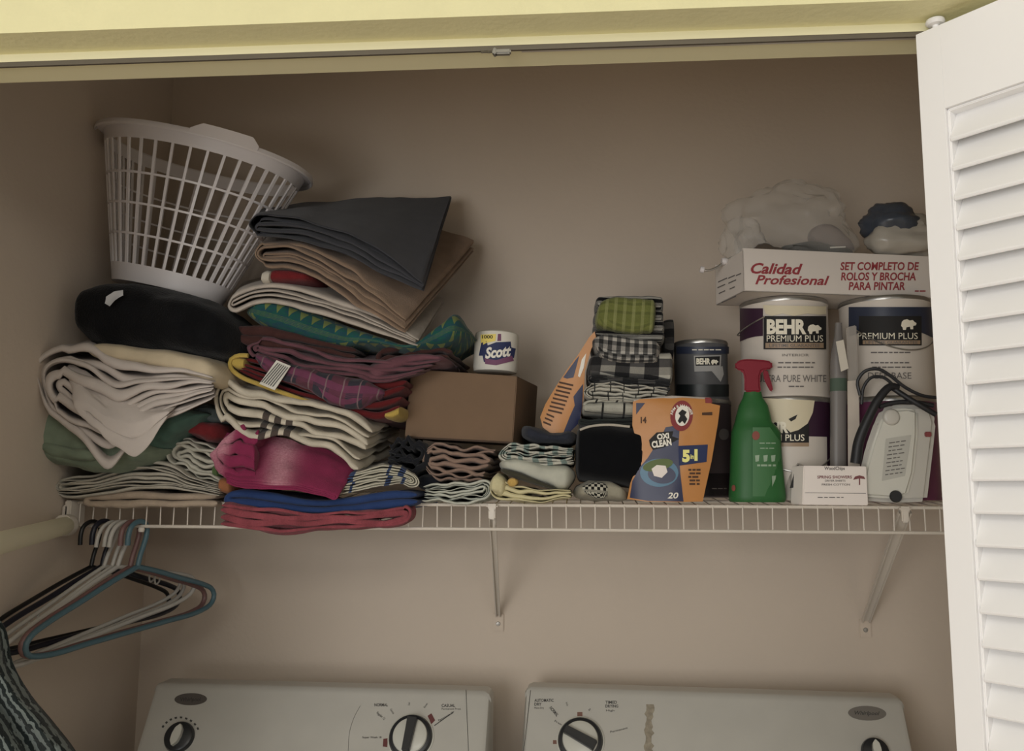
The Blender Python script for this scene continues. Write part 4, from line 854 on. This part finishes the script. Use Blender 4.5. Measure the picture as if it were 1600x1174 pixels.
# small card box
cb = thing('card_box', P(1300, 790, 1.60), 'small white card box with red umbrella print in front of the iron', 'box')
fr = [P(x, y, 1.603) for x, y in ((1256, 728), (1354, 729), (1357, 790), (1254, 789))]
mb = MB(); mb.prism(fr, [p+Vector((-.012, .035, .0)) for p in fr], .0012); mb.build('sleeve', mat('white_card', C_(190, 180, 172), rough=.55), cb)
side = [P(1254, 789, 1.612), P(1238, 783, 1.64), P(1222, 780, 1.66), P(1233, 745, 1.66), P(1246, 724, 1.64), P(1256, 729, 1.612)]
mb = MB(); mb.prism(side, [p+Vector((.004, .006, 0)) for p in side]); mb.build('open_flap', mat('grey_card', C_(150, 142, 132), rough=.6), cb, smooth=False)
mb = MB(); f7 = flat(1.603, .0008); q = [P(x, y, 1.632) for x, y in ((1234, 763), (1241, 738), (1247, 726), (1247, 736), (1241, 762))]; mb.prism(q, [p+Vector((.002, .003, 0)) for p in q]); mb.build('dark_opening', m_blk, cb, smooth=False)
mb = MB(); patch(mb, [(1333, 750), (1336, 745), (1343, 743), (1350, 745), (1352, 749), (1343, 748)], f7, 4); patch(mb, [(1342, 748), (1344, 748), (1344, 758), (1342, 758)], f7, 4); ptext(mb, 'SPRING SHOWERS', 1277, 748, 1331, 4.5, f7, .02); mb.build('red_print', mat('print_dusty_red', C_(130, 60, 62)), cb)
mb = MB(); ptext(mb, 'WoodChips', 1288, 734.5, 1320, 5, f7, .02); ptext(mb, 'DRYER SHEETS', 1289, 753, 1321, 3, f7, .01); ptext(mb, 'FRESH COTTON', 1284, 759, 1328, 3, f7, .01); patch(mb, [(1258, 770), (1353, 771), (1353, 771.7), (1258, 770.7)], f7, 30); lines(mb, 1276, 1318, [777], 1.2, f7, 33); mb.build('dark_print', m_pg, cb)
# tall brush sleeve
bs_ = thing('paint_brush_sleeve', P(1333, 725, 1.645), 'tall narrow pale stick in a clear sleeve between the two paint can stacks', 'paint stick')
o_ = [(1324, 595), (1342, 594), (1344, 730), (1325, 730)]
mb = MB(); mb.prism([P(x, y, 1.640) for x, y in o_], [P(x, y, 1.648) for x, y in o_], .001); mb.build('stick', mat('pale_wood', C_(158, 146, 132), rough=.6, var=.1), bs_)
o_ = [(1322, 512), (1338, 508), (1341, 594), (1325, 596)]
mb = MB(); mb.prism([P(x, y, 1.638) for x, y in o_], [P(x, y, 1.650) for x, y in o_], .002); mb.build('clear_sleeve', film('sleeve_film', C_(150, 142, 132), .45, .15), bs_)
o_ = [(1306, 534), (1318, 531), (1326, 576), (1314, 581)]
mb = MB(); mb.prism([P(x, y, 1.634) for x, y in o_], [P(x, y, 1.636) for x, y in o_]); mb.build('paper_tag', mat('paper_tag', C_(166, 158, 142)), bs_, smooth=False)
bt_ = thing('clear_bottle', P(1313, 616, 1.70), 'pale bottle with a green band behind the narrow stick', 'bottle')
mb = MB(); vloft(mb, [(1310, 505, 5), (1310, 525, 6), (1310, 545, 10), (1310, 565, 12), (1310, 780, 12)], 1.665, .8); mb.build('bottle_body', mat('murky_plastic', C_(104, 98, 94), rough=.4), bt_)
mb = MB(); vloft(mb, [(1310, 592, 12.4), (1310, 612, 12.4)], 1.665, .8); mb.build('green_band', mat('band_green', C_(62, 84, 66)), bt_)
# steam iron standing on its heel
m_iron = mat('iron_white_plastic', C_(158, 154, 144), rough=.35); m_iron2 = mat('iron_pale_panel', C_(168, 166, 154), rough=.3); m_cord = mat('black_cord', C_(30, 31, 36), rough=.5)
ir = thing('steam_iron', P(1398, 784, 1.63), 'white steam iron standing upright with a black handle and cord', 'iron')
body = [(1338, 782), (1342, 745), (1352, 700), (1366, 660), (1376, 640), (1392, 632), (1440, 633), (1456, 640), (1462, 660), (1458, 700), (1448, 784), (1400, 786)]
mb = MB(); mb.prism([P(x, y, 1.625) for x, y in body], [P(x, y, 1.655) for x, y in body], .007, 4); mb.build('shell', m_iron, ir, ang=50)
pan = [(1346, 776), (1352, 735), (1364, 690), (1378, 652), (1390, 640), (1420, 638), (1434, 642), (1434, 680), (1428, 740), (1418, 774), (1400, 780)]
mb = MB(); mb.prism([P(x, y, 1.617) for x, y in pan], [P(x, y, 1.628) for x, y in pan], .005, 3); mb.build('water_tank', m_iron2, ir, ang=50)
f8 = flat(1.617, .0008)
mb = MB(); M9 = Matrix.Rotation(R_(90), 3, 'X'); mb.lathe([(0, .004), (.010, .004), (.0125, .003), (.0145, .0), (.0145, -.002)], P(1393, 652, 1.615), 28, M=M9); mb.build('filler_cap', m_iron, ir)
mb = MB(); mb.lathe([(0, .003), (.009, .003), (.0105, .0), (.0105, -.002)], P(1400, 776, 1.615), 24, M=M9); mb.build('dial', m_cord, ir)
mb = MB(); patch(mb, [(1384, 686), (1424, 680), (1414, 744), (1378, 752)], f8, 12); mb.build('warning_label', mat('label_silver', C_(150, 148, 138), rough=.3), ir)
f9 = flat(1.617, .0014); mb = MB()
for k in range(9): lines(mb, 1388-k*.8, 1388+random.uniform(20, 32)-k*.8, [692+k*6.2], 1.6, f9, 40+k, -.14)
mb.build('warning_print', m_pg, ir, smooth=False)
mb = MB(); mb.box(P(1450, 679, 1.623), (.011, .006, .009), .0015); mb.build('indicator', mat('indicator_red', C_(150, 50, 50), rough=.3), ir)
mb = MB(); pts = dens([P(x, y, Y) for x, y, Y in ((1337, 724, 1.625), (1342, 690, 1.62), (1356, 655, 1.615), (1374, 622, 1.612), (1392, 604, 1.615), (1402, 606, 1.62))], 24); mb.tube(pts, lambda t: .0095-.003*t, 14)
mb.tube(dens([P(x, y, 1.618) for x, y in ((1374, 636), (1395, 630), (1430, 629), (1458, 634))], 14), .0042, 10); mb.build('handle', m_cord, ir)
mb = MB(); mb.tube(dens([P(x, y, Y) for x, y, Y in ((1394, 606, 1.62), (1412, 618, 1.615), (1435, 632, 1.61), (1462, 648, 1.61))], 16), .0048, 10)
mb.tube(dens([P(x, y, Y) for x, y, Y in ((1344, 618, 1.63), (1340, 596, 1.63), (1352, 580, 1.625), (1372, 577, 1.62), (1392, 588, 1.618), (1412, 604, 1.615), (1440, 618, 1.615), (1466, 622, 1.62))], 30), .0030, 8)
mb.tube(dens([P(x, y, Y) for x, y, Y in ((1346, 632, 1.635), (1350, 604, 1.633), (1362, 590, 1.63), (1380, 590, 1.628), (1398, 604, 1.622))], 24), .0028, 8); mb.build('cord', m_cord, ir)
# ================================================================== HANGERS
def hanger(col, label, px, dz, th, roll, m=None, hw=.212, slim=1, clips=False, ydep=1.607):
    """tubular hanger hooked on the shelf lip, seen edge-on; x axis of the hanger points to the wall"""
    top = P(px, 815, ydep); top.z = SZ-.0425+.0055+.003+dz
    o = thing('coat_hanger', top, label, 'hanger', 'plastic hangers on the shelf lip')
    Ax = Vector((math.cos(th), math.sin(th), 0)); Up = Vector((0, 0, 1)); c, s = math.cos(roll), math.sin(roll)
    def L(x, z): return top+Ax*(x*c+z*s)+Up*(z*c+x*s)
    r = .0042*slim
    hk = [L(-.030, -.040), L(-.031, -.022), L(-.027, -.008), L(-.015, -.0005), L(-.001, -.001), L(.010, -.010), L(.012, -.026), L(.008, -.045), L(.003, -.062), L(0, -.082)]
    mb = MB(); mb.tube(dens(hk, 34), r, 10); mb.build('hook', m, o)
    zt = -.086
    fr = [L(0, zt+.004), L(.05, zt-.012), L(.11, zt-.034), L(hw-.03, zt-.060), L(hw-.008, zt-.072), L(hw, zt-.086), L(hw-.006, zt-.100), L(hw-.030, zt-.108), L(.08, zt-.110), L(0, zt-.110), L(-.08, zt-.110), L(-hw+.030, zt-.108), L(-hw+.006, zt-.100), L(-hw, zt-.086), L(-hw+.008, zt-.072), L(-hw+.03, zt-.060), L(-.11, zt-.034), L(-.05, zt-.012)]
    cl = fr+[fr[0]]; mb = MB(); pts = dens(cl, 110)[:-1]; mb.tube(pts, r, 10, closed=True); mb.build('frame', m, o)
    if clips:
        for sx in (-1, 1):
            mb = MB(); q = [L(sx*.12, zt-.034), L(sx*.121, zt-.050), L(sx*.126, zt-.060), L(sx*.134, zt-.058), L(sx*.135, zt-.050)]; mb.tube(dens(q, 14), .0018, 8); mb.build('strap_hook', m, o)
m_hw = mat('hanger_white', C_(150, 146, 138), rough=.4); m_hb = mat('hanger_black', C_(20, 19, 20), rough=.4); m_hn = mat('hanger_navy', C_(22, 24, 44), rough=.4); m_hp = mat('hanger_rose', C_(116, 76, 72), rough=.4); m_ht = mat('hanger_blue', C_(60, 98, 112), rough=.4)
hanger(0, 'black plastic hanger, hung farthest left by the wall', 150, 0, R_(72), R_(3), m_hb, hw=.205, slim=.95)
hanger(0, 'navy blue plastic hanger second from the left wall', 168, .001, R_(73), R_(4), m_hn, slim=1.15)
hanger(0, 'white plastic hanger next to the navy one, drooping lowest toward the front', 179, 0, R_(70), R_(12), m_hw, slim=.85, clips=True)
hanger(0, 'white plastic hanger in the middle of the bunch with strap hooks', 189, .0005, R_(74), R_(10), m_hw, slim=.9, clips=True)
hanger(0, 'white plastic hanger directly left of the rose one', 199, 0, R_(69), R_(11), m_hw, slim=1.0)
hanger(0, 'dusty rose plastic hanger between the white and light blue ones', 212, 0, R_(73), R_(4.5), m_hp, slim=1.15)
hanger(0, 'light blue plastic hanger, rightmost of the bunch', 224, .001, R_(71), R_(5), m_ht, slim=1.15)
# ================================================================== HANGING GARMENT (lower left)
def pat_gar(t):
    u, v = t.uv(); nz = t.n('ShaderNodeTexNoise'); nz.inputs['Scale'].default_value = 25
    x = t.math('ADD', u, t.math('MULTIPLY', nz.outputs[0], .02)); return t.mix(t.pulse(x, 55, .45), C_(28, 38, 38), C_(92, 102, 98))
mb = MB(); rows = []; uvr = []
edge = [(-150, 930), (2, 975), (22, 1040), (48, 1085), (85, 1130), (122, 1180), (150, 1260)]
for i in range(40):
    t = i/39; e = cr([(a, b, 0) for a, b in edge], .15+.85*t); row = []; ur = []
    for j in range(30):
        s = j/29; Y = 1.18-.10*s+.012*math.sin(s*26+t*3)+.006*noise.noise(Vector((s*9, t*5, 2)))
        q = P(e.x-s*230*(.5+t), e.y+s*24, Y); row.append(q); ur.append((s*.35, t*.3))
    rows.append(row); uvr.append(ur)
mb.grid(rows, uvs=uvr)
go = mb.build('hanging_garment', cloth_mat('dark_green_grey_stripe', (48, 58, 56), bump=.6, pattern=pat_gar), ang=80)
sm = go.modifiers.new('thick', 'SOLIDIFY'); sm.thickness = .003; sm.offset = 1
meta(go, 'dark green and grey striped garment hanging at the lower left corner below the hangers', 'garment')
# ================================================================== WASHER AND DRYER
m_app = mat('appliance_white', (.52, .50, .45), rough=.3, bump=.03, bs=200, var=.03); m_capp = mat('appliance_cream_edge', (.55, .53, .47), rough=.3)
m_ring = mat('knob_dark_ring', C_(36, 38, 42), rough=.35); m_kw = mat('knob_white', C_(160, 158, 146), rough=.25); m_chr = mat('knob_chrome_rim', (.55, .55, .52), rough=.2, metal=.8); m_ink = mat('panel_ink', C_(60, 58, 54)); m_oval = mat('badge_grey', C_(92, 84, 78), rough=.3, metal=.3); m_mark = mat('marker_red', C_(110, 40, 38))
def appliance(name, label, O, yaw, W, endcap, lefttaper=.0):
    """O: console top left, back edge; local x to the right, y to the wall, z up"""
    M = Matrix.Rotation(yaw, 3, 'Z'); O = Vector(O)
    def L(x, y, z): return O+M @ Vector((x, y, z))
    o = thing(name, (L(W/2, -.3, 0).x, L(W/2, -.3, 0).y, 0), label, name.split('_')[0] if 0 else ('washing machine' if name == 'washing_machine' else 'dryer'))
    zt = O.z; dz = .175; dyf = .62
    def prof(g): return [(.05, 0-g), (.012, 0-g*.8), (.004, -.002-g), (-.003, -.010-g), (-.102, -dz), (.05, -dz)]
    xs = [(0, .012), (.004, .004), (.012, 0), (W*.5, 0), (W-.012, 0), (W-.004, .004), (W, .012)]
    rows = [[L(x-(.012*(1 if x < W/2 else -1)) if 0 else x, y+g*(0 if y > 0 else 1), z) for (y, z) in prof(g)] for x, g in xs]
    mb = MB(); mb.grid(rows, closed_v=True); o2 = len(mb.v)-6*len(rows); mb.f.append(tuple(o2+k for k in range(6))); mb.f.append(tuple(len(mb.v)-6+k for k in range(6)))
    mb.build('console', m_app, o, ang=35)
    mb = MB(); mb.box(L(W/2, -.29, -dz-.455+.0), (W+.02, .66, .90), .012, M=M); mb.build('cabinet', m_app, o)
    mb = MB(); mb.box(L(W/2, -.36, -dz+.006), (W-.08, .42, .014), .006, M=M); mb.build('lid', m_app, o)
    p0 = L(0, -.003, -.010); p1 = L(1, -.003, -.010); p2 = L(0, -.102, -dz); nr = (p1-p0).cross(p2-p0).normalized()
    if nr.y > 0: nr = -nr
    return o, p0, nr, L, M
wO = P(240, 1073, 1.77); wO.z = 1.0885
wa, wp, wn, wL, wM = appliance('washing_machine', 'white washing machine with a console dial, standing at the left', wO, R_(-.6), .668, 1)
pf = lambda p0, n, o: planemap(p0, n, o)
def knob(o, px, py, p0, n, R, hd, name='knob', big=True, hang=0):
    c = planemap(p0, n, 0)(px, py); z = n; x = Vector((1, 0, 0)); x = (x-z*x.dot(z)).normalized(); y = z.cross(x)
    Mx = Matrix((x, y, z)).transposed()
    mb = MB(); mb.lathe([(0, .012), (R*.8, .012), (R*.93, .010), (R, .004), (R, 0)], c, 40, M=Mx); k = mb.build(name, m_ring if big else m_ring, o)
    if big:
        mb = MB(); mb.lathe([(R*1.06, 0), (R*1.06, .002), (R*.98, .004)], c, 40, M=Mx); mb.build('skirt', m_kw, k)
        mb = MB(); mb.lathe([(0, .017), (R*.6, .017), (R*.76, .0145), (R*.80, .011)], c, 40, M=Mx); mb.build('face', m_kw, k)
    ca, sa = math.cos(hang), math.sin(hang); d = x*ca+y*sa; e = -x*sa+y*ca
    mb = MB(); h = .017 if big else .012; w_ = R*.17 if big else R*.30; l_ = R*.74 if big else R*.72
    outl = [(-l_, 0), (-l_*.6, w_*.8), (0, w_), (l_*.6, w_*.8), (l_, 0), (l_*.6, -w_*.8), (0, -w_), (-l_*.6, -w_*.8)] if not big else [(-l_, -w_), (l_, -w_*1.3), (l_, w_*1.3), (-l_, w_)]
    mb.prism([c+d*a+e*b+z*(h+.010) for a, b in outl], [c+d*a+e*b+z*(h-.004) for a, b in outl], .001, 2); mb.build('grip', m_ring if big else m_kw, k)
    return k
a1, a2, a3 = planemap(wp, wn, .0006), planemap(wp, wn, .0012), planemap(wp, wn, .0018)
mb = MB(); patch(mb, ell(298, 1093, 25.5, 9.5, rot=-.02), a1); bd = mb.build('badge', m_oval, wa)
mb = MB(); ptext(mb, 'Whirlpool', 282, 1096, 314, 6, a2, .01, .2); mb.build('badge_lettering', m_ink, bd)
knob(wa, 281, 1153, wp, wn, .0285, 1, 'small_knob', big=False, hang=R_(80))
knob(wa, 642, 1153, wp, wn, .041, 1, 'dial', hang=R_(84))
mb = MB(); ptext(mb, 'NORMAL', 585, 1104, 606, 4.5, a1, .02); ptext(mb, 'CASUAL', 690, 1105, 711, 4.5, a1, .02); ptext(mb, 'Permanent Press', 690, 1109.5, 720, 3, a1, .0)
ptext(mb, 'Super Wash 18', 566, 1154, 596, 3, a1, .01); ptext(mb, 'Regular 12', 588, 1115, 604, 4, a1, .01, 0, .72); ptext(mb, 'Gentle', 609, 1109, 618, 3.5, a1, 0, 0, 1.0); ptext(mb, 'Soak', 640, 1103, 645, 3, a1, 0, 0, -1.4); ptext(mb, 'Rinse', 664, 1107, 672, 3, a1, 0, 0, -1.0); ptext(mb, 'Permanent 10', 686, 1128, 712, 3.5, a1, .01, 0, -.52)
patch(mb, [(678, 1134), (709, 1112), (709.5, 1113), (679, 1135)], a1, 50); mb.build('panel_lettering', m_ink, wa)
mb = MB(); mb.tube(dens([a1(x, y) for x, y in ((563, 1103), (553, 1122), (546, 1145), (544, 1174))], 20), .0003, 4); mb.build('panel_arc', m_ink, wa)
mb = MB(); mb.tube([a1(728, 1078), a1(732, 1175)], .0005, 4); mb.build('panel_seam', m_ink, wa)
mb = MB(); patch(mb, [(668, 1119), (674, 1115), (680, 1126), (674, 1132)], a1); patch(mb, [(599, 1155), (606, 1154), (605, 1168), (598, 1167)], a1); mb.build('red_markers', m_mark, wa)
mb = MB()
for k in range(9):
    a = R_(-60+k*15); mb.add([a1(281+math.sin(a)*r, 1153-math.cos(a)*r) for r in (30, 33)]+[a1(281+math.sin(a+.12)*r, 1153-math.cos(a+.12)*r) for r in (33, 30)], [(0, 1, 2, 3)])
mb.build('knob_marks', m_ink, wa, smooth=False)
dO = P(820, 1076, 1.80); dO.z = 1.0905
dr, dpt, dn, dL, dM = appliance('clothes_dryer', 'white clothes dryer with a round dial and a brown stain, standing at the right', dO, R_(-2.4), .705, -1)
d1, d2, d3 = planemap(dpt, dn, .0006), planemap(dpt, dn, .0012), planemap(dpt, dn, .0018)
mb = MB(); patch(mb, ell(1355, 1115, 30, 11.5, rot=.04), d1); bd = mb.build('badge', mat('badge_silver', C_(108, 102, 96), rough=.3, metal=.3), dr)
mb = MB(); ptext(mb, 'Whirlpool', 1335, 1117, 1374, 6, d2, .01, .2, .03); mb.build('badge_lettering', m_ink, bd)
knob(dr, 907, 1158, dpt, dn, .042, 1, 'dial', hang=R_(-28))
knob(dr, 1367, 1176, dpt, dn, .024, 1, 'small_knob', big=False, hang=R_(90))
mb = MB(); ptext(mb, 'AUTOMATIC', 835, 1097, 865, 4.5, d1, .02); ptext(mb, 'DRY', 835, 1103, 846, 4.5, d1, .02); ptext(mb, 'More Dry', 835, 1108, 850, 3, d1, 0); ptext(mb, 'TIMED', 946, 1100, 964, 4.5, d1, .02); ptext(mb, 'DRYING', 946, 1106, 966, 4.5, d1, .02); ptext(mb, 'High', 947, 1112, 960, 3, d1, 0)
ptext(mb, 'NORMAL', 858, 1107, 876, 5, d1, .02, 0, .85); ptext(mb, 'Less Dry', 884, 1098, 890, 3, d1, 0, 0, 1.3); ptext(mb, 'Permanent', 954, 1146, 982, 3.5, d1, 0, 0, -.25); ptext(mb, 'Air', 921, 1112, 926, 3, d1, 0, 0, -1.0); ptext(mb, 'Press', 866, 1128, 880, 3, d1, 0, 0, .5); mb.build('panel_lettering', m_ink, dr)
mb = MB(); patch(mb, [(902, 1113), (910, 1113), (910, 1121), (902, 1121)], d1); patch(mb, [(864, 1157), (871, 1157), (871, 1163), (864, 1163)], d1); mb.build('red_markers', mat('marker_brown', C_(120, 74, 58)), dr)
mb = MB(); mb.tube([d1(829, 1079), d1(818, 1175)], .0005, 4); mb.build('panel_seam', m_ink, dr)
rr = random.Random(5); mb = MB(); L_ = []; R__ = []
for k in range(16):
    y = 1101+k*5; L_.append((1009+rr.uniform(-2, 2)-k*.1, y)); R__.append((1020+rr.uniform(-3, 3), y))
patch(mb, L_+R__[::-1], d1, 40); mb.build('stain', mat('rust_stain', C_(132, 120, 98), var=.3, vs=120), dr)
